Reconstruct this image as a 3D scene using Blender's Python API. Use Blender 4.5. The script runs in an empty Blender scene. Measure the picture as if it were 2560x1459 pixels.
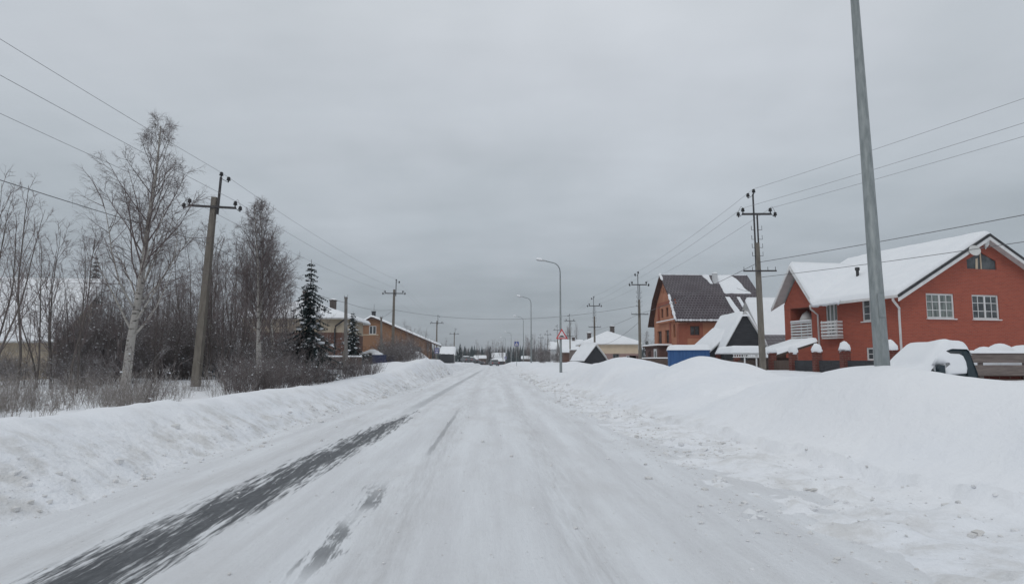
import bpy, math, random
import numpy as np
from mathutils import Vector, Matrix, Euler
from mathutils.geometry import tessellate_polygon

S = bpy.context.scene
C = S.collection
R = math.radians

# ------------------------------------------------------------------ camera, world, sun, exposure
F, CX, CY = 1650.0, 1280.0, 729.5            # focal length and centre of the photograph, in its pixels
PITCH, YAW, EYE = math.atan(168.5 / F), math.atan(45 / F), 1.4
cam = bpy.data.objects.new('camera', bpy.data.cameras.new('camera'))
C.objects.link(cam)
cam.location = (0, 0, EYE)
cam.rotation_euler = (R(90) + PITCH, 0, -YAW)
cam.data.sensor_width = 36
cam.data.lens = 36 * F / 2560
cam.data.clip_start, cam.data.clip_end = 0.1, 9000
S.camera = cam
S.view_settings.view_transform = 'Standard'
S.view_settings.look = 'None'
S.view_settings.gamma = 1
S.view_settings.exposure = 0.0
CM = cam.rotation_euler.to_matrix()


def P(px, py, Y):
    """point of the ray through photo pixel (px, py) that lies Y metres down the road"""
    d = CM @ Vector(((px - CX) / F, -(py - CY) / F, -1))
    return Vector((0, 0, EYE)) + d * (Y / d.y)


class NG:
    def __init__(s, tree):
        s.t = tree

    def n(s, kind, **kw):
        o = s.t.nodes.new(kind)
        for k, v in kw.items():
            if k in o.inputs.keys():
                s.put(o.inputs[k], v)
            else:
                setattr(o, k, v)
        return o

    def put(s, sock, v):
        if isinstance(v, bpy.types.NodeSocket):
            s.t.links.new(v, sock)
        elif v is not None:
            if hasattr(sock.default_value, '__len__') and len(sock.default_value) == 4 and len(v) == 3:
                v = tuple(v) + (1,)
            sock.default_value = v

    def m(s, op, a, b=None, c=None):
        o = s.t.nodes.new('ShaderNodeMath')
        o.operation = op
        for i, v in enumerate((a, b, c)):
            s.put(o.inputs[i], v)
        return o.outputs[0]

    def ss(s, x, a, b):
        o = s.t.nodes.new('ShaderNodeMapRange')
        o.interpolation_type = 'SMOOTHSTEP'
        s.put(o.inputs[0], x); s.put(o.inputs[1], a); s.put(o.inputs[2], b)
        return o.outputs[0]

    def mix(s, f, a, b):
        o = s.t.nodes.new('ShaderNodeMix')
        o.data_type = 'RGBA'
        s.put(o.inputs[0], f); s.put(o.inputs[6], a); s.put(o.inputs[7], b)
        return o.outputs[2]

    def noise(s, vec, scale, detail=4, rough=.55):
        o = s.n('ShaderNodeTexNoise', Scale=scale, Detail=detail, Roughness=rough)
        s.t.links.new(vec, o.inputs['Vector'])
        return o.outputs['Fac']

    def scalev(s, vec, sc):
        o = s.t.nodes.new('ShaderNodeVectorMath'); o.operation = 'MULTIPLY'
        s.put(o.inputs[0], vec); o.inputs[1].default_value = sc
        return o.outputs[0]

    def comb(s, x, y, z=0.0):
        o = s.t.nodes.new('ShaderNodeCombineXYZ')
        s.put(o.inputs[0], x); s.put(o.inputs[1], y); s.put(o.inputs[2], z)
        return o.outputs[0]


SUN_EL, SUN_AZ = R(40), R(215)
W = bpy.data.worlds.new('World')
S.world = W
W.use_nodes = True
g = NG(W.node_tree)
W.node_tree.nodes.clear()
tc = g.n('ShaderNodeTexCoord').outputs['Generated']
sep = g.n('ShaderNodeSeparateXYZ', Vector=tc)
up = g.m('MAXIMUM', sep.outputs[2], 0.0)
ramp = g.n('ShaderNodeValToRGB', Fac=up)
cr = ramp.color_ramp
cr.elements[0].position = 0; cr.elements[0].color = (.325, .358, .392, 1)
cr.elements[1].position = 1; cr.elements[1].color = (.74, .775, .795, 1)
for p_, c_ in ((.07, (.362, .40, .435, 1)), (.22, (.455, .50, .535, 1)), (.40, (.53, .57, .605, 1)), (.6, (.61, .645, .67, 1))):
    e = cr.elements.new(p_); e.color = c_
den = g.m('ADD', up, .13)
cv = g.comb(g.m('DIVIDE', sep.outputs[0], den), g.m('DIVIDE', g.m('MULTIPLY', sep.outputs[1], 1.0), den), 0.3)
c1 = g.noise(g.scalev(cv, (.75, .5, 1)), .9, 5, .55)
c2 = g.noise(g.scalev(cv, (.5, 1.3, 1)), 2.6, 4, .5)
cl = g.m('ADD', g.m('MULTIPLY', g.m('SUBTRACT', c1, .5), .75), g.m('MULTIPLY', g.m('SUBTRACT', c2, .5), .20))
cl = g.m('ADD', cl, 1.0)
cloud = g.scalev(ramp.outputs[0], (10, 10, 10))
vm = W.node_tree.nodes.new('ShaderNodeVectorMath'); vm.operation = 'SCALE'
g.put(vm.inputs[0], cloud); g.put(vm.inputs['Scale'], cl)
tint = g.mix(g.ss(c1, .38, .66), (.99, 1.0, 1.015), (1.005, .995, 1.01))
vt = W.node_tree.nodes.new('ShaderNodeVectorMath'); vt.operation = 'MULTIPLY'
g.put(vt.inputs[0], vm.outputs[0]); g.put(vt.inputs[1], tint)
sky = g.n('ShaderNodeTexSky', sky_type='NISHITA', sun_disc=False, sun_elevation=SUN_EL, sun_rotation=SUN_AZ)
skyc = g.mix(.96, sky.outputs[0], vt.outputs[0])
bg = g.n('ShaderNodeBackground', Color=skyc, Strength=.1)
g.t.links.new(bg.outputs[0], g.n('ShaderNodeOutputWorld').inputs[0])

sl = bpy.data.lights.new('sun', 'SUN')
sl.energy, sl.angle, sl.color = .5, R(18), (1, .97, .93)
sun = bpy.data.objects.new('sun', sl); C.objects.link(sun)
sun.location = (0, -20, 60)
# a weak sun behind the cloud, behind and left of the viewer
sd = Vector((math.sin(SUN_AZ) * math.cos(SUN_EL), math.cos(SUN_AZ) * math.cos(SUN_EL), math.sin(SUN_EL)))
sun.rotation_euler = sd.to_track_quat('Z', 'Y').to_euler()


# ------------------------------------------------------------------ materials
def base_mat(name):
    m = bpy.data.materials.new(name)
    m.use_nodes = True
    g = NG(m.node_tree)
    b = m.node_tree.nodes['Principled BSDF']
    oc = g.n('ShaderNodeTexCoord').outputs['Object']
    return m, g, b, oc


def bump(g, b, h, strength, dist):
    o = g.n('ShaderNodeBump', Strength=strength, Distance=dist)
    g.put(o.inputs['Height'], h)
    g.put(b.inputs['Normal'], o.outputs[0])


def mat(name, c1, c2=None, scale=4, rough=.75, bmp=0, bscale=30, stretch=(1, 1, 1), metal=0, spec=.3):
    m, g, b, oc = base_mat(name)
    v = g.scalev(oc, stretch)
    f = g.noise(v, scale, 5, .6)
    col = g.mix(g.ss(f, .3, .7), c1, c2 or c1)
    g.put(b.inputs['Base Color'], col)
    b.inputs['Roughness'].default_value = rough
    b.inputs['Metallic'].default_value = metal
    b.inputs['Specular IOR Level'].default_value = spec
    if bmp:
        bump(g, b, g.noise(v, bscale, 3), bmp, .02)
    return m


def brick_mat(name, c1, c2, mortar, bw=.25, bh=.075, ms=.012, snow=0, zk=1.0, big=None):
    m, g, b, oc = base_mat(name)
    sp = g.n('ShaderNodeSeparateXYZ', Vector=oc)
    v = g.comb(g.m('ADD', sp.outputs[0], sp.outputs[1]) if zk == 1 else sp.outputs[0], g.m('MULTIPLY', sp.outputs[2], zk))
    br = g.n('ShaderNodeTexBrick', Color1=c1, Color2=c2, Mortar=mortar, Scale=1.0)
    br.inputs['Brick Width'].default_value = bw
    br.inputs['Row Height'].default_value = bh
    br.inputs['Mortar Size'].default_value = ms
    br.inputs['Bias'].default_value = -.1
    g.t.links.new(v, br.inputs['Vector'])
    col = br.outputs[0]
    n1 = g.noise(g.scalev(v, (1, 3, 1)), .9, 6, .7)
    col = g.mix(g.m('MULTIPLY', g.ss(n1, .35, .75), .45), col, big or c2)
    g.put(b.inputs['Base Color'], col)
    b.inputs['Roughness'].default_value = .85
    b.inputs['Specular IOR Level'].default_value = .2
    return m


M = {}
M['concrete'] = mat('weathered concrete', (.135, .120, .102), (.205, .185, .16), 3, .9, .3, 40, (3, 3, .6))
M['concrete_dark'] = mat('damp concrete', (.15, .14, .13), (.22, .21, .20), 3, .9)
M['steel'] = mat('dark painted steel', (.035, .035, .04), (.07, .065, .065), 9, .6)
M['black'] = mat('black glass insulator', (.012, .012, .014), (.02, .02, .022), 9, .35)
M['galv'] = mat('galvanised steel', (.20, .225, .23), (.30, .325, .33), 5, .5, 0, 30, (3, 3, .7), .25)
M['wire'] = mat('aluminium wire', (.24, .24, .25), (.30, .30, .31), 3, .6)
M['cable'] = mat('grey cable', (.13, .13, .135), (.17, .17, .175), 3, .7)
M['pipe_dark'] = mat('dark pipe', (.03, .03, .035), (.05, .05, .055), 3, .6)
M['chimney_brick'] = mat('sooty chimney', (.085, .072, .068), (.12, .10, .095), 3, .9)
M['snow_roof'] = mat('settled snow', (.80, .82, .85), (.84, .855, .88), 1.3, .75, .35, 6)
M['brick_red'] = brick_mat('red facing brick', (.37, .084, .050), (.275, .060, .040), (.30, .14, .11), .26, .077, .011, big=(.39, .110, .074))
M['brick_pillar'] = brick_mat('red pillar brick', (.15, .036, .028), (.11, .03, .025), (.17, .11, .09), .26, .077, .012)
M['white'] = mat('white paint', (.62, .62, .62), (.72, .72, .72), 3, .5)
M['white_pipe'] = mat('white pipe', (.58, .56, .55), (.66, .64, .63), 3, .45)
M['soffit'] = mat('off white soffit', (.55, .55, .54), (.62, .62, .61), 3, .7)
M['black_edge'] = mat('black roof edge', (.03, .03, .033), (.05, .05, .052), 4, .6)
M['glass'] = mat('dark window glass', (.035, .04, .045), (.10, .11, .115), 2.2, .12, 0, 30, (1, 1, 1), 0, .5)
M['glass_curtain'] = mat('curtained glass', (.09, .105, .10), (.24, .27, .255), 9, .15, 0, 30, (1, 1, .12), 0, .5)
M['terra'] = mat('terracotta plaster', (.36, .155, .092), (.42, .19, .118), 1.2, .9, .1, 20)
M['terra_trim'] = mat('brown plaster trim', (.26, .085, .055), (.31, .11, .07), 2, .9)
M['brown_dark'] = mat('dark brown frame', (.06, .03, .025), (.09, .045, .035), 4, .7)
M['porch_brick'] = brick_mat('brown porch brick', (.15, .075, .06), (.10, .05, .045), (.16, .12, .11), .3, .1, .015)
M['cream'] = mat('cream plaster', (.56, .46, .34), (.62, .51, .385), 1, .9)
M['beige'] = mat('beige plaster', (.40, .34, .26), (.46, .39, .30), 1, .9)
M['brown_wall'] = mat('brown wall', (.115, .065, .052), (.155, .088, .07), 2, .9)
M['pink_brick'] = brick_mat('pinkish brick', (.30, .19, .17), (.25, .155, .145), (.36, .28, .26), .3, .1, .015)
M['orange_board'] = mat('orange brown boards', (.20, .105, .06), (.285, .165, .10), 3, .85, .15, 20, (9, 1, .3))
M['ochre_wall'] = mat('ochre wall', (.40, .235, .115), (.46, .28, .145), 2, .9)
M['wood_dark'] = mat('charred boards', (.032, .033, .038), (.058, .06, .066), 3, .85, .3, 12, (.6, .6, 9))
M['wood_grey'] = mat('weathered grey boards', (.13, .108, .10), (.22, .185, .17), 4, .9, .2, 20, (.7, 8, 8))
M['wood_brown'] = mat('brown boards', (.085, .06, .05), (.13, .095, .08), 4, .9, .2, 20, (9, 9, .5))
M['blue'] = mat('blue painted metal', (.036, .10, .25), (.05, .13, .31), 2.5, .55, 0, 30, (4, 4, .4))
M['navy'] = mat('navy metal', (.03, .04, .09), (.045, .055, .11), 3, .6)
M['teal'] = mat('teal painted boards', (.035, .085, .12), (.05, .11, .15), 4, .8)
M['white_wall'] = mat('white plaster', (.55, .56, .57), (.62, .63, .64), 1, .9)
M['grey_wall'] = mat('grey siding', (.22, .22, .22), (.28, .28, .28), 2, .9)
M['car_dark'] = mat('dark teal car paint', (.018, .032, .042), (.025, .042, .052), 3, .3, 0, 30, (1, 1, 1), 0, .5)
M['car_grey'] = mat('grey car paint', (.10, .105, .115), (.14, .145, .155), 3, .35)
M['tyre'] = mat('rubber', (.015, .015, .016), (.025, .025, .026), 6, .9)
M['sign_white'] = mat('white sign sheet', (.68, .63, .64), (.72, .67, .68), 2, .5)
M['sign_red'] = mat('red sign sheet', (.50, .03, .035), (.55, .04, .045), 2, .5)
M['sign_blue'] = mat('blue sign sheet', (.012, .045, .22), (.016, .055, .26), 2, .5)
M['sign_black'] = mat('black sign print', (.02, .02, .02), (.03, .03, .03), 2, .5)
M['bark_grey'] = mat('grey bark', (.075, .065, .06), (.135, .118, .108), 9, .9, .3, 40, (1, 1, .4))
M['twig'] = mat('purple brown twigs', (.125, .10, .097), (.185, .15, .145), 3, .9)
M['twig_dark'] = mat('dark brown twigs', (.105, .088, .085), (.18, .152, .147), 3, .9)
M['twig_pale'] = mat('pale dry stems', (.20, .175, .16), (.30, .27, .25), 3, .9)
M['snow_fleck'] = mat('snow on twigs', (.74, .76, .80), (.80, .82, .85), 3, .8)
M['needle'] = mat('spruce needles', (.012, .024, .026), (.028, .046, .046), 2.5, .8)


def dusted(m, amount):
    # snow resting on the upper side of every twig, thicker in patches
    g = NG(m.node_tree); b = m.node_tree.nodes['Principled BSDF']
    src = b.inputs['Base Color'].links[0].from_socket
    nz = g.n('ShaderNodeSeparateXYZ', Vector=g.n('ShaderNodeNewGeometry').outputs['Normal']).outputs[2]
    oc = g.n('ShaderNodeTexCoord').outputs['Object']
    f = g.m('MULTIPLY', g.ss(nz, .25, .6), g.m('MULTIPLY', g.ss(g.noise(oc, 2.2, 3), .35, .6), amount))
    g.put(b.inputs['Base Color'], g.mix(f, src, (.72, .74, .77)))


dusted(M['twig'], .2)
dusted(M['twig_dark'], .85)
dusted(M['twig_pale'], .8)
M['lamp_glass'] = mat('lamp housing', (.42, .43, .44), (.50, .51, .52), 4, .5)


def mk_birch():
    m, g, b, oc = base_mat('birch bark')
    n1 = g.noise(g.scalev(oc, (2.2, 2.2, 9)), 2.2, 5, .7)
    n2 = g.noise(g.scalev(oc, (1, 1, .5)), 1.1, 3)
    col = g.mix(g.ss(n1, .54, .62), (.37, .35, .325), (.06, .052, .048))
    col = g.mix(g.ss(n2, .5, .75), col, (.20, .16, .135))
    g.put(b.inputs['Base Color'], col)
    b.inputs['Roughness'].default_value = .8
    return m


M['birch'] = mk_birch()


def mk_tiles():
    m, g, b, oc = base_mat('brown roof tiles dusted with snow')
    sp = g.n('ShaderNodeSeparateXYZ', Vector=oc)
    x, z = sp.outputs[0], sp.outputs[2]
    v = g.comb(x, g.m('MULTIPLY', z, 1.1))
    br = g.n('ShaderNodeTexBrick', Color1=(.034, .024, .031), Color2=(.056, .038, .048), Mortar=(.20, .19, .205), Scale=1.0)
    for k, val in (('Brick Width', .30), ('Row Height', .27), ('Mortar Size', .028), ('Mortar Smooth', .4), ('Bias', 0)):
        br.inputs[k].default_value = val
    g.t.links.new(v, br.inputs['Vector'])
    n1 = g.noise(oc, .8, 4, .6)
    plain = g.mix(.5, (.034, .024, .031), (.056, .038, .048))
    col = g.mix(g.m('MULTIPLY', g.ss(n1, .3, .7), .7), br.outputs[0], plain)
    g.put(b.inputs['Base Color'], col)
    b.inputs['Roughness'].default_value = .55
    return m


M['tiles'] = mk_tiles()


def mk_snow_ground():
    m, g, b, oc = base_mat('snow cover')
    sp = g.n('ShaderNodeSeparateXYZ', Vector=oc)
    x, y = sp.outputs[0], sp.outputs[1]
    n1 = g.noise(oc, .35, 5, .6)
    n2 = g.noise(oc, 2.3, 6, .65)
    n3 = g.noise(g.scalev(oc, (1.4, .7, 1)), 9, 3, .6)
    col = g.mix(g.ss(n1, .3, .7), (.80, .82, .86), (.85, .86, .885))
    # plough dirt along both edges of the road
    l = g.m('SUBTRACT', 1.0, g.ss(g.m('ABSOLUTE', g.m('ADD', x, 4.5)), .1, 1.1))
    r = g.m('SUBTRACT', 1.0, g.ss(g.m('ABSOLUTE', g.m('SUBTRACT', x, 2.75)), .4, 1.9))
    band = g.m('MAXIMUM', l, g.m('MULTIPLY', r, .8))
    col = g.mix(g.m('MULTIPLY', g.m('MULTIPLY', band, g.ss(n2, .42, .68)), .7), col, (.54, .525, .505))
    speck = g.m('MULTIPLY', g.ss(n3, .62, .74), g.ss(n2, .40, .66))
    col = g.mix(g.m('MULTIPLY', g.m('MULTIPLY', band, speck), .6), col, (.30, .285, .27))
    g.put(b.inputs['Base Color'], col)
    b.inputs['Roughness'].default_value = .8
    b.inputs['Specular IOR Level'].default_value = .25
    h = g.m('ADD', g.m('MULTIPLY', g.noise(oc, 3, 5, .6), 1.0), g.m('MULTIPLY', g.m('MULTIPLY', n3, band), .6))
    bump(g, b, h, .7, .07)
    return m


def mk_road():
    m, g, b, oc = base_mat('packed snow over asphalt')
    sp = g.n('ShaderNodeSeparateXYZ', Vector=oc)
    x, y = sp.outputs[0], sp.outputs[1]
    # streaks run along the driving direction
    st = g.noise(g.comb(g.m('ADD', g.m('MULTIPLY', x, 15.0), g.m('MULTIPLY', y, .6)), g.m('MULTIPLY', y, .95)), 1.0, 9, .78)
    st2 = g.noise(g.comb(g.m('MULTIPLY', x, 2.2), g.m('MULTIPLY', y, .12)), 1.0, 5, .6)
    pat = g.noise(g.comb(g.m('MULTIPLY', x, 1.3), g.m('MULTIPLY', y, .42)), 1.0, 5, .6)
    fine = g.noise(g.comb(g.m('MULTIPLY', x, 22), g.m('MULTIPLY', y, 3.2)), 1.0, 4, .6)
    col = g.mix(g.ss(st2, .36, .66), (.81, .83, .86), (.71, .72, .745))
    col = g.mix(g.m('MULTIPLY', g.ss(pat, .46, .72), .45), col, (.62, .615, .62))

    def near(c, w):
        return g.m('SUBTRACT', 1.0, g.ss(g.m('ABSOLUTE', g.m('SUBTRACT', x, c)), 0.0, w))

    for c, w, k in ((-.85, .45, .40), (.72, .40, .42), (-.10, .22, .16), (-3.15, .5, .28), (-1.75, .3, .15), (1.7, .5, .2)):
        col = g.mix(g.m('MULTIPLY', near(c, w), g.m('MULTIPLY', g.ss(st, .34, .70), k)), col, (.43, .42, .42))
    # worn wheel tracks down to the asphalt
    xc = g.m('ADD', -2.80, g.m('MULTIPLY', y, .0345))
    dx = g.m('ABSOLUTE', g.m('SUBTRACT', x, xc))
    prof = g.m('SUBTRACT', 1.0, g.m('DIVIDE', dx, .46))
    fade = g.m('SUBTRACT', 1.0, g.ss(y, 13.0, 21.0))
    a = g.m('ADD', g.m('MULTIPLY', prof, .80), g.m('MULTIPLY', g.m('SUBTRACT', st, .5), 3.6))
    a = g.m('ADD', a, g.m('MULTIPLY', g.m('SUBTRACT', fine, .5), 1.0))
    a = g.m('SUBTRACT', a, g.m('MULTIPLY', g.m('SUBTRACT', 1.0, fade), .9))
    a1 = g.m('MULTIPLY', g.ss(a, .10, .62), g.ss(prof, 0.0, .2))
    prof2 = g.m('SUBTRACT', 1.0, g.m('DIVIDE', g.m('ABSOLUTE', g.m('ADD', x, g.m('ADD', 1.27, g.m('MULTIPLY', g.m('SUBTRACT', pat, .5), .25)))), .19))
    win = g.m('MULTIPLY', g.ss(y, 4.3, 5.2), g.m('SUBTRACT', 1.0, g.ss(y, 6.6, 8.6)))
    gap = g.ss(g.m('ABSOLUTE', g.m('SUBTRACT', y, 6.35)), .1, .6)
    bq = g.m('ADD', g.m('ADD', g.m('MULTIPLY', prof2, .8), g.m('MULTIPLY', g.m('SUBTRACT', st, .5), 3.8)), g.m('MULTIPLY', g.m('SUBTRACT', fine, .5), 1.5))
    a2 = g.m('MULTIPLY', g.m('MULTIPLY', g.m('MULTIPLY', g.ss(bq, .35, .75), g.ss(prof2, 0, .2)), win), g.m('ADD', .15, g.m('MULTIPLY', gap, .60)))
    prof3 = g.m('SUBTRACT', 1.0, g.m('DIVIDE', g.m('ABSOLUTE', g.m('ADD', x, 1.0)), .10))
    win3 = g.m('MULTIPLY', g.ss(y, 9.5, 11), g.m('SUBTRACT', 1.0, g.ss(y, 15, 22)))
    a3 = g.m('MULTIPLY', g.m('MULTIPLY', g.ss(g.m('ADD', prof3, g.m('MULTIPLY', g.m('SUBTRACT', st, .5), 1.5)), .35, .8), win3), .38)
    xf = g.m('ADD', -2.35, g.m('MULTIPLY', g.m('SUBTRACT', y, 20), .012))
    prof4 = g.m('SUBTRACT', 1.0, g.m('DIVIDE', g.m('ABSOLUTE', g.m('SUBTRACT', x, xf)), .45))
    win4 = g.m('MULTIPLY', g.ss(y, 16, 22), g.m('SUBTRACT', 1.0, g.ss(y, 60, 110)))
    a4 = g.m('MULTIPLY', g.m('MULTIPLY', g.ss(g.m('ADD', prof4, g.m('SUBTRACT', st, .5)), .35, .8), win4), .35)
    asp = g.m('MAXIMUM', g.m('MAXIMUM', a1, a2), g.m('MAXIMUM', a3, a4))
    dark = g.mix(g.ss(fine, .35, .7), (.034, .039, .046), (.085, .092, .102))
    col = g.mix(g.m('MULTIPLY', asp, .93), col, dark)
    g.put(b.inputs['Base Color'], col)
    g.put(b.inputs['Roughness'], g.m('SUBTRACT', .7, g.m('MULTIPLY', asp, .2)))
    b.inputs['Specular IOR Level'].default_value = .12
    grain = g.noise(g.scalev(oc, (1, .55, 1)), 26, 4, .7)
    col = g.mix(g.m('MULTIPLY', g.ss(grain, .52, .75), g.m('ADD', .10, g.m('MULTIPLY', asp, .35))), col, (.30, .30, .31))
    g.put(b.inputs['Base Color'], col)
    h = g.m('SUBTRACT', g.m('ADD', g.m('MULTIPLY', st, .6), g.m('ADD', g.m('MULTIPLY', pat, .6), g.m('MULTIPLY', grain, .35))), g.m('MULTIPLY', asp, .5))
    bump(g, b, h, .6, .06)
    return m


M['snow_ground'] = mk_snow_ground()
M['road'] = mk_road()
M['clod'] = mat('ploughed snow lumps', (.60, .59, .575), (.78, .79, .81), 1.2, .85)


# ------------------------------------------------------------------ mesh builder
class MB:
    def __init__(s):
        s.v, s.f, s.mi = [], [], []

    def add(s, vs, fs, mi=0):
        n = len(s.v)
        s.v.extend([tuple(p) for p in vs])
        for f in fs:
            s.f.append([i + n for i in f]); s.mi.append(mi)

    def hexa(s, p, mi=0):       # 8 corners, bottom ring then top ring
        s.add(p, [(3, 2, 1, 0), (4, 5, 6, 7), (0, 1, 5, 4), (1, 2, 6, 5), (2, 3, 7, 6), (3, 0, 4, 7)], mi)

    def box(s, x0, x1, y0, y1, z0, z1, mi=0, f=None):
        p = [(x0, y0, z0), (x1, y0, z0), (x1, y1, z0), (x0, y1, z0), (x0, y0, z1), (x1, y0, z1), (x1, y1, z1), (x0, y1, z1)]
        s.hexa([f(*q) for q in p] if f else p, mi)

    def tube(s, pts, rad, n=6, mi=0, cap=True):
        k = len(pts)
        if not hasattr(rad, '__len__'):
            rad = [rad] * k
        vs, fs = [], []
        for i, p in enumerate(pts):
            p = Vector(p)
            d = (Vector(pts[min(i + 1, k - 1)]) - Vector(pts[max(i - 1, 0)]))
            d = d.normalized() if d.length > 1e-9 else Vector((0, 0, 1))
            a = Vector((0, 0, 1)) if abs(d.z) < .9 else Vector((1, 0, 0))
            u = d.cross(a).normalized(); w = d.cross(u)
            for j in range(n):
                t = 2 * math.pi * (j + .5) / n
                vs.append(p + (u * math.cos(t) + w * math.sin(t)) * rad[i])
        for i in range(k - 1):
            for j in range(n):
                a, b_ = i * n + j, i * n + (j + 1) % n
                fs.append((a, b_, b_ + n, a + n))
        if cap:
            fs.append(tuple(range(n - 1, -1, -1))); fs.append(tuple(range((k - 1) * n, k * n)))
        s.add(vs, fs, mi)

    def prism(s, poly, a, b, f, mi=0):     # 2-D polygon swept from a to b; f maps (u, v, w) to a point
        n = len(poly)
        vs = [f(u, v, a) for u, v in poly] + [f(u, v, b) for u, v in poly]
        fs = [tuple(range(n)), tuple(range(2 * n - 1, n - 1, -1))]
        fs += [(i, i + n, (i + 1) % n + n, (i + 1) % n) for i in range(n)]
        s.add(vs, fs, mi)

    def panel(s, outline, holes, f, rev=.14, mi=0):   # wall face with openings and their reveals
        loops = [outline] + holes
        flat = [p for l in loops for p in l]
        tris = tessellate_polygon([[Vector((u, v, 0)) for u, v in l] for l in loops])
        s.add([f(u, v, 0) for u, v in flat], [tuple(t) for t in tris], mi)
        for h in holes:
            n = len(h)
            s.add([f(u, v, 0) for u, v in h] + [f(u, v, rev) for u, v in h],
                  [(i, (i + 1) % n, (i + 1) % n + n, i + n) for i in range(n)], mi)

    def grid(s, fn, us, vs, mi=0):
        nu, nv = len(us), len(vs)
        s.add([fn(u, v) for v in vs for u in us],
              [(j * nu + i, j * nu + i + 1, (j + 1) * nu + i + 1, (j + 1) * nu + i) for j in range(nv - 1) for i in range(nu - 1)], mi)

    def blob(s, c, r, rng, mi=0, sq=(1, 1, 1), nu=7, nv=4, rough=.25):
        vs, fs = [(c[0], c[1], c[2] - r * sq[2])], []
        for i in range(1, nv):
            t = math.pi * i / nv
            for j in range(nu):
                a = 2 * math.pi * j / nu
                k = r * (1 + rng.uniform(-rough, rough))
                vs.append((c[0] + k * sq[0] * math.sin(t) * math.cos(a), c[1] + k * sq[1] * math.sin(t) * math.sin(a), c[2] - k * sq[2] * math.cos(t)))
        vs.append((c[0], c[1], c[2] + r * sq[2]))
        for j in range(nu):
            fs.append((0, 1 + (j + 1) % nu, 1 + j))
            for i in range(nv - 2):
                a = 1 + i * nu + j; b_ = 1 + i * nu + (j + 1) % nu
                fs.append((a, b_, b_ + nu, a + nu))
            fs.append((1 + (nv - 2) * nu + j, 1 + (nv - 2) * nu + (j + 1) % nu, len(vs) - 1))
        s.add(vs, fs, mi)

    def build(s, name, mats, parent=None, smooth=False):
        me = bpy.data.meshes.new(name)
        me.from_pydata(s.v, [], s.f)
        for m in (mats if isinstance(mats, (list, tuple)) else [mats]):
            me.materials.append(m)
        me.polygons.foreach_set('material_index', s.mi)
        if smooth:
            me.polygons.foreach_set('use_smooth', [True] * len(s.f))
        me.update()
        o = bpy.data.objects.new(name, me)
        C.objects.link(o)
        if parent:
            o.parent = parent
        return o


def tag(o, label=None, cat=None, group=None, kind=None):
    if label: o['label'] = label
    if cat: o['category'] = cat
    if group: o['group'] = group
    if kind: o['kind'] = kind
    return o


def thing(name, label, cat, loc, rz=0, group=None, rot=None):
    o = bpy.data.objects.new(name, None)
    C.objects.link(o)
    o.location = loc
    o.rotation_euler = rot or (0, 0, rz)
    o.empty_display_size = .2
    return tag(o, label, cat, group)


def kids(o):
    return [c for c in C.objects if c.parent == o]


def copy_tree(o, parent=None, tree=None):
    c = o.copy(); C.objects.link(c)
    if parent: c.parent = parent
    for ch in list(o.children):
        copy_tree(ch, c)
    return c


# ------------------------------------------------------------------ terrain
TB = np.random.RandomState(7).rand(256, 256)


def vn(x, y):
    x = np.asarray(x, float); y = np.asarray(y, float)
    xi, yi = np.floor(x).astype(int), np.floor(y).astype(int)
    fx, fy = x - xi, y - yi
    fx, fy = fx * fx * (3 - 2 * fx), fy * fy * (3 - 2 * fy)
    g_ = lambda a, b: TB[a & 255, b & 255]
    return (g_(xi, yi) * (1 - fx) + g_(xi + 1, yi) * fx) * (1 - fy) + (g_(xi, yi + 1) * (1 - fx) + g_(xi + 1, yi + 1) * fx) * fy


def fbm(x, y, o=4):
    r, a, t = 0, 1, 0
    for i in range(o):
        r = r + a * (vn(x * 2 ** i + 17 * i, y * 2 ** i + 31 * i) - .5); t += a; a *= .5
    return r / t * 2


def sst(t):
    t = np.clip(t, 0, 1)
    return t * t * (3 - 2 * t)


LC = ([-10, 7, 14, 25, 34, 44, 52, 64, 76, 100, 160, 400], [.75, .76, .70, .60, .72, 1.15, 1.45, 1.40, 1.0, .8, .7, .6])
LF = ([-10, 20, 34, 48, 64, 80, 400], [.42, .44, .50, .85, 1.1, .8, .6])
RC = ([-10, 3, 7, 11, 15, 20, 30, 38, 46, 56, 66, 80, 110, 200, 400], [1.0, 1.05, 1.12, 1.16, .88, .78, .85, .65, .42, .42, .6, .95, 1.0, .7, .6])
RFOOT = ([-10, 5, 8, 18, 37, 60, 400], [4.6, 4.4, 4.15, 3.45, 3.05, 3.1, 3.4])
STRIP = ([-10, 4, 10, 20, 40, 400], [3.1, 2.9, 2.0, 1.25, 1.1, 1.0])     # width of the rough strip right of the wheel lane
MOUNDS = [(5.9, 30, .68, 1.7, 6.0), (6.5, 20.5, .70, 1.05, 2.0), (7.9, 20.6, .36, .75, 2.0), (5.35, 9.7, .30, .95, 2.0),
          (7.3, 10.8, -.28, 1.35, 2.4), (7.4, 16.5, .22, 1.0, 1.1), (4.7, 24.5, .18, .6, 1.4), (5.0, 37, .25, .8, 2.2), (5.0, 15.0, -.26, 1.0, 1.5), (8.4, 16.2, -.15, 1.2, 1.6), (4.8, 25.6, -.22, 1.0, 1.5), (-8.9, 77, 1.5, 1.5, 3.0), (7.2, 62, .55, 1.6, 5), (3.9, 104, .25, .7, 5), (10.5, 34, .35, 1.6, 2), (-8.0, 53, .35, 1.6, 3)]


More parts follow.
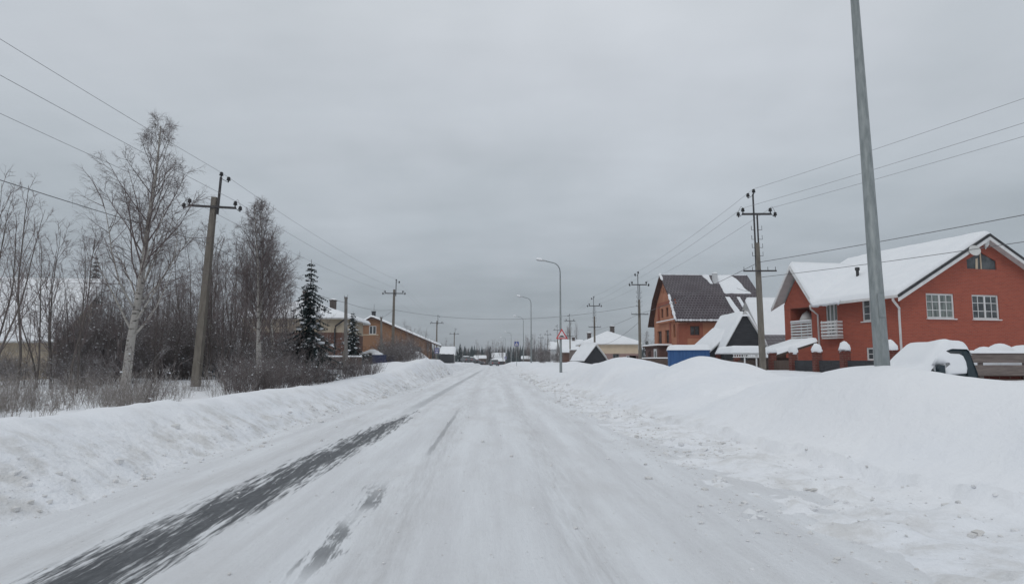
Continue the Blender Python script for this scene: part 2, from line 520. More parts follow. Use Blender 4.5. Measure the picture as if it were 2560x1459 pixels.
def terrain(x, y):
    x = np.asarray(x, float); y = np.asarray(y, float)
    z = -3.2 * sst((y - 150) / 320)
    n1 = fbm(x * 0 + 3.3, y * .45, 3); n2 = fbm(x * .9, y * .9, 4); n3 = fbm(x * 3.1 + 9, y * 2.2, 3); n4 = fbm(x * .16 + 5, y * .16, 3)
    # left bank
    t = (-4.0 + .28 * n1 - .10 * n2) - x
    c = np.interp(y, *LC) * (1 + .10 * n1); f = np.interp(y, *LF) + .16 * n4 + .05 * n2
    zl = c * (.28 * sst(t / .55) + .72 * sst((t - .25) / 1.25)) + (f - c) * sst((t - 1.5) / 1.9)
    zl = zl + (.046 * n3 + .07 * n2) * sst(t / .3) * (1 - .6 * sst((t - 1.2) / 1.2))
    # right side: rough strip, bank, plateau with heaps
    t2 = x - (np.interp(y, *RFOOT) + .22 * n1 + .10 * n2)
    c2 = np.interp(y, *RC)
    pl = .86 + .10 * n4
    sw = np.interp(y, *STRIP); n5 = fbm(x * 6.5 + 3, y * 4.2, 2)
    zr = .12 * sst((t2 + sw) / (sw * .8)) + (.10 * np.maximum(n3, -.25) + .05 * n2 + .035 * n5) * sst((t2 + sw) / (sw * .4)) * (1 - sst(t2 / .5))
    zr = zr + (c2 - .1) * (.14 * sst(t2 / .10) + .86 * sst((t2 - .12) / 1.7)) + (pl - c2) * sst((t2 - 2.6) / 3.4)
    for mx, my, a, sx, sy in MOUNDS:
        gss = a * np.exp(-((x - mx) / sx) ** 2 - ((y - my) / sy) ** 2)
        if mx > 0:
            zr = zr + gss * sst(t2 / 1.2)
        else:
            zl = zl + gss
    zr = zr + .16 * np.maximum(0, fbm(x * 1.3 + 40, y * .9, 3) - .12) * sst(t2 / .4) * (1 - sst((t2 - 2) / 2)) * sst((y - 9) / 6) + (.045 * n2 + .07 * n4) * sst(t2 / .5)
    inner = sst((x + 3.9) / .4) * sst((-t2 - sw + .1) / .3)      # bed under the driven lane
    return z - .05 - .15 * inner + np.where(x < 0, np.where(t > -.3, zl, 0), zr)


def gz(x, y):
    return float(terrain(np.array([x]), np.array([y]))[0])


def sheet(name, xs, ys, zf, m):
    X, Y = np.meshgrid(xs, ys)
    Z = zf(X, Y)
    nx, ny = len(xs), len(ys)
    me = bpy.data.meshes.new(name)
    me.vertices.add(nx * ny)
    me.vertices.foreach_set('co', np.stack([X, Y, Z], -1).ravel().astype(np.float32))
    i, j = np.meshgrid(np.arange(nx - 1), np.arange(ny - 1))
    a = (j * nx + i).ravel()
    fc = np.stack([a, a + 1, a + nx + 1, a + nx], -1)
    me.loops.add(fc.size); me.polygons.add(len(fc))
    me.loops.foreach_set('vertex_index', fc.ravel().astype(np.int32))
    me.polygons.foreach_set('loop_start', (np.arange(len(fc)) * 4).astype(np.int32))
    me.polygons.foreach_set('use_smooth', np.ones(len(fc), bool))
    me.materials.append(m)
    me.update(calc_edges=True)
    o = bpy.data.objects.new(name, me); C.objects.link(o)
    return o


xs = np.concatenate([-np.geomspace(1800, 10, 50), np.arange(-9.8, -3.4, .07), np.arange(-3.4, 1.8, .3), np.arange(1.8, 9.5, .07), np.arange(9.6, 20, .2), np.geomspace(20.3, 1800, 50)])
ys = np.concatenate([np.array([-400, -120, -40, -20, -10]), np.arange(-6, 22, .09), np.geomspace(22.1, 200, 420), np.geomspace(204, 4500, 60)])
tag(sheet('snow_ground', xs, ys, terrain, M['snow_ground']), 'deep white snow cover banked up along both sides of the road', 'snow', kind='structure')


def roadz(x, y):
    z = -3.2 * sst((y - 150) / 320)
    for c, w in ((-.85, .30), (.72, .30), (-2.5, .4), (-1.3, .2)):
        z = z - .042 * np.exp(-((x - c) / w) ** 2)
    return z + .012 * fbm(x * 1.5, y * .5, 3)


tag(sheet('road', np.arange(-5.0, 4.3, .12), np.concatenate([np.arange(-20, 25, .15), np.geomspace(25.2, 420, 200)]), roadz, M['road']),
    'road of packed grey white snow with a dark worn wheel track on the left', 'road', kind='structure')

rng = random.Random(5)
mb = MB()
clumps = [(rng.random() < .40, 3 + 60 * rng.random() ** 1.9, rng.uniform(.12, .6)) for _ in range(170)]
for i in range(5600):
    left, yc, wc = rng.choice(clumps)
    y = yc + rng.gauss(0, wc * 2.2)
    if y < 2.4: continue
    s_ = min(.10, .0075 * math.exp(rng.gauss(0, .72))) * (1 + y / 40)
    if left:
        x = -4.25 + rng.gauss(0, .12 + wc * .4)
    else:
        x = float(np.interp(y, *RFOOT)) - .1 - float(np.interp(y, *STRIP)) * .85 * ((yc * 7.7) % 1) + rng.gauss(0, .10 + wc * .4)
    z = max(gz(x, y), roadz(np.array(x), np.array(y)))
    mb.blob((x, y, float(z) + s_ * .15), s_, rng, sq=(1, 1.25, .7), nu=6, nv=3, rough=.4)
for i in range(1100):     # crumbs left on the driven lane
    y = 2.6 + 26 * rng.random() ** 1.6; x = rng.uniform(-3.9, 2.2)
    s_ = .004 * math.exp(rng.gauss(0, .6)) * (1 + y / 30)
    mb.blob((x, y, float(roadz(np.array(x), np.array(y))) + s_ * .3), s_, rng, sq=(1, 1.3, .7), nu=5, nv=3, rough=.4)
tag(mb.build('snow_lumps', M['clod']), 'small dirty lumps of ploughed snow scattered along the road edges', 'snow lumps', kind='stuff')


# ------------------------------------------------------------------ building helpers
def cover(parent, name, zf, x0, x1, y0, y1, T, step=.22, edge=.28, seed=1, m=None, wob=.12, drop=0.02):
    """snow lying on a surface z = zf(x, y): full depth inside, rounded down to nothing at the rim"""
    nx, ny = max(6, int((x1 - x0) / step)), max(6, int((y1 - y0) / step))
    us = [x0 + (x1 - x0) * (.5 - .5 * math.cos(math.pi * i / nx)) * .5 + (x1 - x0) * i / nx * .5 for i in range(nx + 1)]
    vs = [y0 + (y1 - y0) * (.5 - .5 * math.cos(math.pi * i / ny)) * .5 + (y1 - y0) * i / ny * .5 for i in range(ny + 1)]
    def fn(u, v):
        d = min(u - x0, x1 - u, v - y0, y1 - v) / edge
        k = math.sqrt(max(0, 1 - (1 - min(d, 1)) ** 2))
        n = float(fbm(np.array(u * .9 + seed * 7.1), np.array(v * .9 + seed * 3.3), 3))
        return (u, v, zf(u, v) + (T * (1 + wob * n) * k if k > 0 else -drop))
    mb = MB(); mb.grid(fn, us, vs)
    return mb.build(name, m or M['snow_roof'], parent, True)


def deck(parent, zf, x0, x1, y0, y1, mats, t=.14, nx=12, ny=12, xs=None, ys=None, name='roof'):
    us = xs or [x0 + (x1 - x0) * i / nx for i in range(nx + 1)]
    vs = ys or [y0 + (y1 - y0) * i / ny for i in range(ny + 1)]
    mb = MB()
    mb.grid(lambda u, v: (u, v, zf(u, v)), us, vs, 0)
    mb.grid(lambda u, v: (u, v, zf(u, v) - t), us, vs, 1)
    for a, b_ in ((x0, 'x'), (x1, 'x'), (y0, 'y'), (y1, 'y')):
        ws = vs if b_ == 'x' else us
        mb.grid((lambda w, k, a=a, q=b_: ((a, w) if q == 'x' else (w, a)) + ((zf(a, w) if q == 'x' else zf(w, a)) - t * k,)), ws, [0, 1], 1)
    return mb.build(name, mats, parent)


def window(parent, f, u, z, w, h, nv=1, nh=0, frame='white', pane='glass', inset=.05, fw=.07, sill=False, fine=True):
    mb = MB()
    fb = lambda a, b_, c: f(a, c, b_)
    t = fw
    for a0, a1, z0, z1 in ((u, u + t, z, z + h), (u + w - t, u + w, z, z + h), (u + t, u + w - t, z, z + t), (u + t, u + w - t, z + h - t, z + h)):
        mb.box(a0, a1, inset, inset + .06, z0, z1, 0, fb)
    for i in range(nv):
        c = u + w * (i + 1) / (nv + 1)
        mb.box(c - t * .6, c + t * .6, inset + .003, inset + .06, z + t, z + h - t, 0, fb)
    for i in range(nh):
        c = z + h * (i + 1) / (nh + 1)
        mb.box(u + t, u + w - t, inset + .012, inset + .055, c - .017, c + .017, 0, fb)
    if nh:
        for i in range(nv + 1):
            c = u + w * (i + .5) / (nv + 1)
            mb.box(c - .017, c + .017, inset + .014, inset + .055, z + t, z + h - t, 0, fb)
    fr = mb.build('window', M[frame], parent)
    mb = MB(); mb.box(u + t * .5, u + w - t * .5, inset + .04, inset + .05, z + t * .5, z + h - t * .5, 0, fb)
    mb.build('pane', M[pane], fr)
    if sill:
        mb = MB(); mb.box(u - .06, u + w + .06, -.09, inset, z - .06, z - .004, 0, fb)
        mb.build('sill', M[frame], fr)
    return fr


def rect(u, z, w, h):
    return [(u, z), (u + w, z), (u + w, z + h), (u, z + h)]


def simple_house(name, label, x, y, rot, Wd, D, ze, zr, ridge, wall, snow=.25, wins=(), chims=(), over=.45, low=None, frame='white', cat='house', rmat='black_edge', pane='glass', base=None, snowmat=None):
    b = (gz(x, y) - .5) if base is None else base
    root = thing(name, label, cat, (x, y, b), rot)
    ze, zr = ze - b, zr - b
    def zf(u, v):
        if ridge == 'x': return zr - (zr - ze) * abs(v - D / 2) / (D / 2)
        if ridge == 'y': return zr - (zr - ze) * abs(u - Wd / 2) / (Wd / 2)
        if ridge == 'lean': return ze + (zr - ze) * v / D
        if ridge == 'leanx': return ze + (zr - ze) * u / Wd
        k = (zr - ze) / (min(Wd, D) / 2)
        return min(zr, ze + k * min(u, Wd - u, v, D - v))
    fF = lambda u, v, w: (u, w, v); fB = lambda u, v, w: (u, D - w, v)
    fL = lambda u, v, w: (w, u, v); fR = lambda u, v, w: (Wd - w, u, v)
    mb = MB()
    wl = {'F': (fF, Wd, [(0, ), (Wd / 2, ), (Wd, )], lambda u: zf(u, 0)), 'B': (fB, Wd, [(0,), (Wd / 2,), (Wd,)], lambda u: zf(u, D)),
          'L': (fL, D, [(0,), (D / 2,), (D,)], lambda u: zf(0, u)), 'R': (fR, D, [(0,), (D / 2,), (D,)], lambda u: zf(Wd, u))}
    for k, (f, ln, tops, top) in wl.items():
        out = [(0, 0), (ln, 0)] + [(q[0], top(q[0]) - .1) for q in reversed(tops)]
        holes = [rect(w[1], w[2] - b, w[3], w[4]) for w in wins if w[0] == k]
        if low and not holes:
            zl = low[0] - b
            mb.panel([(0, 0), (ln, 0), (ln, zl), (0, zl)], [], f, mi=1)
            mb.panel([(0, zl), (ln, zl)] + out[2:], [], f)
        elif low:
            zl = low[0] - b
            hi = [h for h in holes if h[0][1] >= zl]; lo = [h for h in holes if h[0][1] < zl]
            mb.panel([(0, 0), (ln, 0), (ln, zl), (0, zl)], [[(u, min(v, zl - .03)) for u, v in h] for h in lo], f, mi=1)
            mb.panel([(0, zl), (ln, zl)] + out[2:], hi, f)
        else:
            mb.panel(out, holes, f)
    mb.build('wall', [M[wall], M[low[1]] if low else M[wall]], root)
    for w in wins:
        f = wl[w[0]][0]
        window(root, f, w[1], w[2] - b, w[3], w[4], *(w[5:7] if len(w) > 6 else (1, 0)), frame=w[7] if len(w) > 7 else frame, pane=pane)
    o = over
    ko = [-o, 0, Wd / 2, Wd, Wd + o]; kd = [-o, 0, D / 2, D, D + o]
    if ridge == 'hip':
        mm = min(Wd, D) / 2
        ko = sorted(set([-o, 0, mm, Wd - mm, Wd, Wd + o] + [Wd * i / 10 for i in range(11)])); kd = sorted(set([-o, 0, mm, D - mm, D, D + o] + [D * i / 10 for i in range(11)]))
    rf = deck(root, zf, -o, Wd + o, -o, D + o, [M[rmat], M['soffit']], .13, xs=ko, ys=kd)
    if snow:
        cover(rf, 'roof_snow', zf, -o - .05, Wd + o + .05, -o - .05, D + o + .05, snow, .3, .3, seed=int(x * 3 + y), m=snowmat)
    for cx_, cy_, cw, ch, cm in chims:
        mb = MB(); z0 = zf(cx_, cy_)
        mb.box(cx_ - cw / 2, cx_ + cw / 2, cy_ - cw / 2, cy_ + cw / 2, z0 - .5, z0 + ch)
        mb.box(cx_ - cw / 2 - .06, cx_ + cw / 2 + .06, cy_ - cw / 2 - .06, cy_ + cw / 2 + .06, z0 + ch, z0 + ch + .08)
        c_ = mb.build('chimney', M[cm], rf)
        cover(c_, 'chimney_snow', lambda u, v: z0 + ch + .085, cx_ - cw / 2 - .05, cx_ + cw / 2 + .05, cy_ - cw / 2 - .05, cy_ + cw / 2 + .05, .12, .1, .15)
    return root, zf


# ------------------------------------------------------------------ red brick house
def red_house():
    o = P(2258, 898, 34); rot = R(13); b = .3
    root = thing('brick_house', 'large red brick house with snow covered roof and white windows on the right', 'house', (o.x, 34, b), rot)
    Wd, D, E = 11.3, 9.35, 5.07 - b
    kz = .553
    def main(u): return E + kz * (Wd / 2 - abs(u - Wd / 2))
    AP, YC = 7.42 - b, 7.75
    def cross(u, v): return AP - 1.30 * abs(v - YC) if u < 4.6 else -9
    def zf(u, v): return max(main(u), cross(u, v))
    fF = lambda u, v, w: (u, w, v); fL = lambda u, v, w: (w, u, v)
    fR = lambda u, v, w: (Wd - w, u, v); fB = lambda u, v, w: (u, D - w, v)
    mb = MB()
    gw = [(1.72, 3.58 - b, 1.85, 1.33), (4.80, 3.58 - b, 1.85, 1.33), (8.9, 3.58 - b, 1.85, 1.33)]
    att = [(4.62, 6.33 - b), (6.68, 6.33 - b), (6.68, 6.82 - b), (5.65, 7.28 - b), (4.62, 6.82 - b)]
    mb.panel([(0, 0), (Wd, 0), (Wd, E - .1), (Wd / 2, E + kz * Wd / 2 - .1), (0, E - .1)], [rect(*q) for q in gw] + [att], fF)
    sw = [(1.62, 3.52 - b, 1.0, 1.24), (1.62, 1.35 - b, .85, .70), (4.55, 2.75 - b, .95, 1.98)]
    log = (6.75, 2.70 - b, 2.0, 1.98)
    mb.panel([(0, 0), (D, 0), (D, E - .1), (YC, AP - .42), (YC - 1.58, E - .1), (0, E - .1)], [rect(*q) for q in sw + [log]], fL)
    mb.panel([(0, 0), (D, 0), (D, E - .1), (0, E - .1)], [], fR)
    mb.panel([(0, 0), (Wd, 0), (Wd, E - .1), (Wd / 2, E + kz * Wd / 2 - .1), (0, E - .1)], [], fB)
    # recessed balcony room
    l0, lz, lw, lh = log
    mb.add([(.14, l0, lz), (1.5, l0, lz), (1.5, l0 + lw, lz), (.14, l0 + lw, lz), (.14, l0, lz + lh), (1.5, l0, lz + lh), (1.5, l0 + lw, lz + lh), (.14, l0 + lw, lz + lh)],
           [(0, 1, 2, 3), (4, 5, 6, 7), (1, 2, 6, 5), (0, 1, 5, 4), (3, 2, 6, 7)])
    mb.build('wall', M['brick_red'], root)
    for q in gw:
        window(root, fF, *q, nv=1, nh=2, pane='glass_curtain' if q[0] < 4 else 'glass', fw=.085, sill=True)
    window(root, fL, *sw[0], nv=0, nh=2, fw=.085, sill=True)
    window(root, fL, *sw[1], nv=0, nh=1, fw=.085)
    window(root, fL, *sw[2], nv=2, nh=0, fw=.07, pane='glass_curtain')
    mb = MB(); mb.prism(att, .06, .07, fF); pz = mb.build('attic_window', M['glass'], root)
    mb = MB()
    mb.box(5.61, 5.67, .02, .06, 6.34 - b, 7.2 - b); mb.add([(5.25, .045, 6.33 - b), (5.42, .045, 6.33 - b), (5.46, .045, 6.95 - b), (5.3, .045, 6.9 - b)], [(0, 1, 2, 3)])
    mb.build('curtain', M['cream'], pz)
    # roof
    us = sorted(set([-.65, 0, Wd / 2, Wd, Wd + .65] + [i * .35 for i in range(0, 33)])); vs = sorted(set([-.55, 0, YC, D, D + .5] + [i * .25 for i in range(0, 38)]))
    def zc(u, v): return zf(u, v)
    rf = deck(root, zc, -.65, Wd + .65, -.55, D + .5, [M['black_edge'], M['soffit']], .14, xs=us, ys=vs)
    cover(rf, 'roof_snow', zc, -.68, Wd + .68, -.50, D + .55, .27, .16, .22, seed=3, wob=.2)
    # barge boards of the big gable: white board, dark edge above it
    for sgn in (-1, 1):
        c = Wd / 2
        def q(k, dz, sgn=sgn): return (c + sgn * k, E + kz * (Wd / 2 - k) + dz)
        mb = MB(); mb.prism([q(0, -.34), q(0, -.13), q(Wd / 2 + .65, -.13), q(Wd / 2 + .65, -.34)], -.60, -.555, fF)
        mb.build('barge_board', M['white'], root)
        mb = MB(); mb.prism([q(0, -.128), q(0, .02), q(Wd / 2 + .65, .02), q(Wd / 2 + .65, -.128)], -.63, -.553, fF)
        mb.build('roof_edge', M['black_edge'], root)
        def q2(k, dz, sgn=sgn): return (YC + sgn * k, AP - 1.30 * k + dz)
        mb = MB(); mb.prism([q2(0, -.30), q2(0, -.05), q2(1.85, -.05), q2(1.85, -.30)], -.72, -.66, fL)
        mb.build('barge_board', M['white'], root)
    mb = MB(); mb.box(-.76, -.655, -.5, 6.0, E - .50, E - .36); mb.build('gutter', M['white_pipe'], root)
    mb = MB(); mb.tube([(-.70, -.3, E - .45), (-.68, -.25, E - .6), (-.12, -.06, E - 1.0), (-.10, -.02, E - 1.15), (-.1, -.02, .3)], .062, 8)
    mb.build('downpipe', M['white_pipe'], root, True)
    mb = MB(); mb.tube([(-.70, 5.95, E - .45), (-.66, 6.0, E - .6), (-.12, 6.05, E - .95), (-.1, 6.05, .3)], .058, 8)
    mb.build('downpipe', M['white_pipe'], root, True)
    # balcony rails
    def rails(y0, y1, z0, z1, xo, n):
        mb = MB()
        for i in range(n):
            z = z0 + (z1 - z0) * (i + .15) / n
            mb.box(xo - .03, xo, y0, y1, z, z + (z1 - z0) / n * .62)
        for yy in (y0 + .02, (y0 + y1) / 2, y1 - .06):
            mb.box(xo + .003, xo + .045, yy, yy + .04, z0, z1)
        if xo < -.1:
            for yy in (y0, y1 - .03):
                for i in range(n):
                    z = z0 + (z1 - z0) * (i + .15) / n
                    mb.box(xo + .05, -.003, yy, yy + .03, z, z + (z1 - z0) / n * .62)
        return mb.build('balcony_railing', M['white'], root)
    r1 = rails(l0 + .02, l0 + lw - .02, lz + .03, lz + 1.12, -.01, 6)
    rails(4.15, 5.45, 2.72 - b, 3.70 - b, -.42, 5)
    mb = MB(); mb.box(-.42, -.003, 4.15, 5.45, 2.62 - b, 2.70 - b); mb.build('balcony_floor', M['soffit'], root)
    cover(r1, 'railing_snow', lambda u, v: lz + 1.12, -.10, .08, l0 + .02, l0 + lw - .02, .06, .1, .06)
    rg = random.Random(6)
    mb = MB(); n = 60
    ring = []
    for i in range(n + 1):
        v = 3.4 + 2.5 * i / n
        dz = .03 + .13 * max(0, float(vn(np.array(v * 7.3), np.array(2.2))) - .25)
        ring.append(((-.74, v, zf(-.65, v) + .10), (-.80, v, zf(-.65, v) - .02), (-.76, v, zf(-.65, v) - .10 - dz), (-.70, v, zf(-.65, v) - .02)))
    for a_, b_ in zip(ring, ring[1:]):
        k = len(mb.v); mb.v += list(a_) + list(b_)
        for j in range(4): mb.f.append([k + j, k + (j + 1) % 4, k + 4 + (j + 1) % 4, k + 4 + j]); mb.mi.append(0)
    mb.build('eave_icicles', M['snow_roof'], rf, True)
    # satellite dish, roof vent, wall lamp under the gable
    mb = MB()
    n = 20
    ctr = Vector((4.33, -.78, 7.20 - b)); ax = Vector((-.35, -.9, .25)).normalized(); ux = ax.cross(Vector((0, 0, 1))).normalized(); uy = ax.cross(ux)
    rings = [(0, -.09), (.12, -.075), (.22, -.04), (.29, 0), (.30, -.012), (.22, -.06), (0, -.11)]
    for k, (r_, d_) in enumerate(rings):
        for j in range(n):
            a = 2 * math.pi * j / n
            mb.v.append(tuple(ctr + ax * d_ + ux * r_ * math.cos(a) + uy * r_ * math.sin(a)))
    for k in range(len(rings) - 1):
        for j in range(n):
            mb.f.append([k * n + j, k * n + (j + 1) % n, (k + 1) * n + (j + 1) % n, (k + 1) * n + j]); mb.mi.append(0)
    mb.tube([ctr - ax * .1, (4.35, .05, 6.95 - b)], .025, 6)
    mb.build('satellite_dish', M['soffit'], root, True)
    z0 = zf(2.0, 5.0)
    mb = MB(); mb.tube([(2.0, 5, z0 - .2), (2.0, 5, z0 + .62)], .09, 8); mb.tube([(2.0, 5, z0 + .62), (2.0, 5, z0 + .80)], .14, 8)
    mb.build('roof_vent', M['black_edge'], rf)
    mb = MB(); mb.add([(5.45, -.5, 7.95 - b), (5.8, -.5, 8.0 - b), (5.72, -.45, 7.6 - b), (5.48, -.42, 7.35 - b), (5.55, -.1, 7.95 - b), (5.7, -.1, 7.95 - b)], [(0, 1, 2, 3), (0, 1, 5, 4), (1, 2, 5), (2, 3, 4, 5), (3, 0, 4)])
    mb.build('gable_brace', M['soffit'], root)
    # folded parasol standing in the balcony
    w = lambda x, y, z: root.matrix_basis @ Vector((x, y, z))
    p = w(.75, l0 + 1.35, lz)
    t = thing('parasol', 'white half folded parasol standing inside the red house balcony', 'parasol', p)
    mb = MB(); mb.tube([(0, 0, 0), (0, 0, 1.8)], .025, 6); mb.build('pole', M['white'], t)
    mb = MB()
    mb.tube([(0, 0, 1.82), (0, 0, 1.6), (0, 0, 1.25), (0, 0, 1.05), (0, 0, 1.0)], [.03, .30, .48, .36, .02], 9); mb.build('canopy', M['soffit'], t, True)
    return root


red_house()


# ------------------------------------------------------------------ mansard house
def mansard():
    o = P(1700, 898, 62); rot = R(2); b = .3
    root = thing('mansard_house', 'orange plastered house with steep brown tiled roof partly under snow', 'house', (o.x, 62, b), rot)
    Wd, D = 8.1, 8.5
    prof = [(-.55, 5.0 - b), (1.35, 7.62 - b), (4.25, 9.98 - b), (7.15, 7.62 - b), (9.05, 5.0 - b)]
    def zf(u, v):
        for (a, za), (c, zc) in zip(prof, prof[1:]):
            if v <= c or (c, zc) == prof[-1]:
                return za + (zc - za) * (v - a) / (c - a)
    fF = lambda u, v, w: (u, w, v); fL = lambda u, v, w: (w, u, v); fR = lambda u, v, w: (Wd - w, u, v); fB = lambda u, v, w: (u, D - w, v)
    mb = MB()
    wf = [(1.05, 3.68 - b, .92, .88), (5.2, 3.68 - b, .92, .88)]
    up = [(1.55, 5.65 - b, .85, .95), (3.35, 5.65 - b, .85, .95), (5.1, 5.65 - b, .85, .95)]
    dn = [(3.1, 3.02 - b, 1.5, 1.32), (5.8, 3.02 - b, 1.5, 1.32)]
    arch = [(1.15, 3.55 - b)] + [(1.85, 3.55 - b)] + [(1.5 + .35 * math.cos(t), 4.5 - b + .35 * math.sin(t)) for t in [math.pi * i / 8 for i in range(9)]]
    tri = [(3.7, 8.1 - b, .35, .6), (4.5, 8.1 - b, .35, .6)]
    out = [(0, 0), (D, 0)] + [(v, z - .12) for v, z in ((D, zf(0, D)), (7.15, 7.62 - b), (4.25, 9.98 - b), (1.35, 7.62 - b), (0, zf(0, 0)))]
    mb.panel(out, [rect(*q) for q in up + dn + tri] + [arch], fL, .25)
    mb.panel([(0, 0), (Wd, 0), (Wd, zf(0, 0) - .12), (0, zf(0, 0) - .12)], [rect(*q) for q in wf], fF, .2)
    mb.panel(out, [], fR); mb.panel([(0, 0), (Wd, 0), (Wd, zf(0, 0) - .12), (0, zf(0, 0) - .12)], [], fB)
    mb.build('wall', M['terra'], root)
    for q in wf: window(root, fF, *q, nv=1, frame='brown_dark', inset=.1)
    for q in up + dn: window(root, fL, *q, nv=1, frame='brown_dark', inset=.16, fw=.09)
    for q in tri: window(root, fL, *q, nv=0, frame='brown_dark', inset=.16)
    mb = MB(); mb.prism(arch, .2, .22, fL); mb.build('arched_window', M['glass'], root)
    mb = MB()
    for q in wf:
        u, z, w, h = q; k = .3
        fb = lambda a, b_, c: fF(a, c, b_)
        mb = MB()
        for a0, a1, z0, z1 in ((u - k, u, z - k, z + h + k), (u + w, u + w + k, z - k, z + h + k), (u, u + w, z - k, z), (u, u + w, z + h, z + h + k)):
            mb.box(a0, a1, -.03, -.002, z0, z1, 0, fb)
        mb.build('window_surround', M['terra_trim'], root)
    fbl = lambda a, b_, c: fL(a, c, b_)
    for q in ((0.0, .75, -.05, -.002, .2, 4.75 - b), (-.05, -.002, 0.0, .7, .2, 4.75 - b), (-.05, -.002, 2.55, 3.05, 2.9 - b, 5.1 - b)):
        mb = MB(); mb.box(*q); mb.build('pilaster', M['terra_trim'], root)
    for (a0, a1, z0, z1) in ((.9, 6.9, 6.9 - b, 7.2 - b), (.7, 1.1, 5.3 - b, 6.9 - b), (6.4, 6.8, 5.3 - b, 6.9 - b)):
        mb = MB(); mb.box(a0, a1, -.12, -.002, z0, z1, 0, fbl); mb.build('plaster_trim', M['terra_trim'], root)
    mb = MB(); mb.box(.6, 6.6, -.35, -.002, 5.05 - b, 5.22 - b, 0, fbl); ld = mb.build('ledge', M['terra'], root)
    cover(ld, 'ledge_snow', lambda u, v: 5.22 - b, -.36, -.01, .6, 6.6, .09, .1, .1)
    us = [-.55, Wd + .5]; vs = [p[0] for p in prof]
    rf = deck(root, zf, -.55, Wd + .5, prof[0][0], prof[-1][0], [M['tiles'], M['brown_dark']], .16, xs=us, ys=vs)
    sn = M['snow_roof']
    def patch(poly, T, name='roof_snow', seed=1, nz=1.0):
        # snow lying on the front slopes inside an outline given as (along roof, across roof)
        mb = MB(); N = 22
        top, bot = poly
        def fn(i, j):
            a = top[0] + (top[1] - top[0]) * i; c = bot[0] + (bot[1] - bot[0]) * i
            u = a + (c - a) * j; v = top[2] + (bot[2] - top[2]) * j
            n = float(fbm(np.array(u * 1.7 + seed), np.array(v * 1.7), 3))
            d = min(i, 1 - i, j, 1 - j)
            k = math.sqrt(max(0, 1 - (1 - min(d / .12, 1)) ** 2))
            n *= nz
            return (u + .14 * n, v + .10 * n, zf(u + .14 * n, v + .10 * n) + (T * k if k > 0 else -.02))
        mb.grid(fn, [q / N for q in range(N + 1)], [q / N for q in range(N + 1)])
        return mb.build(name, sn, rf, True)
    patch(((5.0, 6.9, 4.2), (5.2, 7.9, 1.6)), .12, seed=2)
    patch(((5.0, 5.45, 1.25), (5.6, 6.2, -.3)), .09, seed=5, nz=.35)
    patch(((6.15, 6.45, 1.25), (6.6, 7.0, -.3)), .09, seed=8, nz=.35)
    patch(((7.5, 7.75, .9), (7.7, 8.3, -.5)), .09, seed=11, nz=.35)
    patch(((3.9, 4.5, 4.2), (4.3, 4.6, 3.0)), .10, seed=14)
    def ribbon(fp, n, r0, seed):
        mb = MB()
        pts = [fp(i / n) for i in range(n + 1)]
        rad = [r0 * (.35 + 1.1 * float(vn(np.array(i * .9 + seed), np.array(seed * 1.7)))) for i in range(n + 1)]
        mb.tube(pts, rad, 7); mb.build('roof_snow', sn, rf, True)
    ribbon(lambda t: (-.5 + (Wd + .9) * t, -.50, zf(0, -.5) + .0), 150, .085, 3)
    ribbon(lambda t: (-.50, -.45 + 1.8 * t, zf(0, -.45 + 1.8 * t) + .02), 30, .12, 9)
    ribbon(lambda t: (-.50, 3.4 + .85 * t, zf(0, 3.4 + .85 * t) + .02), 12, .12, 12)
    ribbon(lambda t: (-.5 + (Wd + .9) * t, 4.25, zf(0, 4.25) + .0), 60, .05, 16)
    mb = MB(); zc = zf(0, 3.0)
    mb.box(4.6, 5.02, 3.0, 3.42, zc - .6, 10.0 - b); ch = mb.build('chimney', M['white_wall'], rf)
    cover(ch, 'chimney_snow', lambda u, v: 10.0 - b, 4.56, 5.06, 2.96, 3.46, .12, .12, .2)
    # porch at the foot of the gable
    mb = MB(); mb.box(-1.6, -.003, 2.0, 7.4, 2.62 - b, 2.78 - b); pr = mb.build('porch_roof', M['brown_dark'], root)
    cover(pr, 'porch_snow', lambda u, v: 2.785 - b, -1.65, -.02, 1.95, 7.45, .14, .2, .2)
    mb = MB(); mb.box(-1.35, -.004, 2.3, 7.2, 0, 2.6 - b); mb.build('porch_wall', M['porch_brick'], root)
    window(root, lambda u, v, w: (-1.36 + w, u, v), 2.9, .9 - b, 1.0, 1.55, nv=0, nh=0, inset=-.05, fw=.22)
    window(root, lambda u, v, w: (-1.36 + w, u, v), 5.2, 1.1 - b, .8, 1.2, nv=1, nh=0, inset=-.05, fw=.1, frame='brown_dark')


mansard()

# ------------------------------------------------------------------ other buildings
# dark shed, annex, blue container, canopies
o = P(1812, 898, 40); q = P(1916, 898, 40)
simple_house('wooden_shed', 'black board shed with steep snow covered gable roof beside the concrete pole', o.x, 40, R(-3), q.x - o.x, 4.4, 2.20, 4.40, 'y', 'wood_dark', .30, over=.14, cat='shed', rmat='wood_dark')
o = P(1762, 898, 42)
simple_house('lean_to', 'low snow covered lean-to at the left of the black shed', o.x, 41.2, 0, 1.35, 3.2, 1.95, 3.15, 'leanx', 'wood_dark', .35, over=.2, cat='shed', rmat='wood_dark')

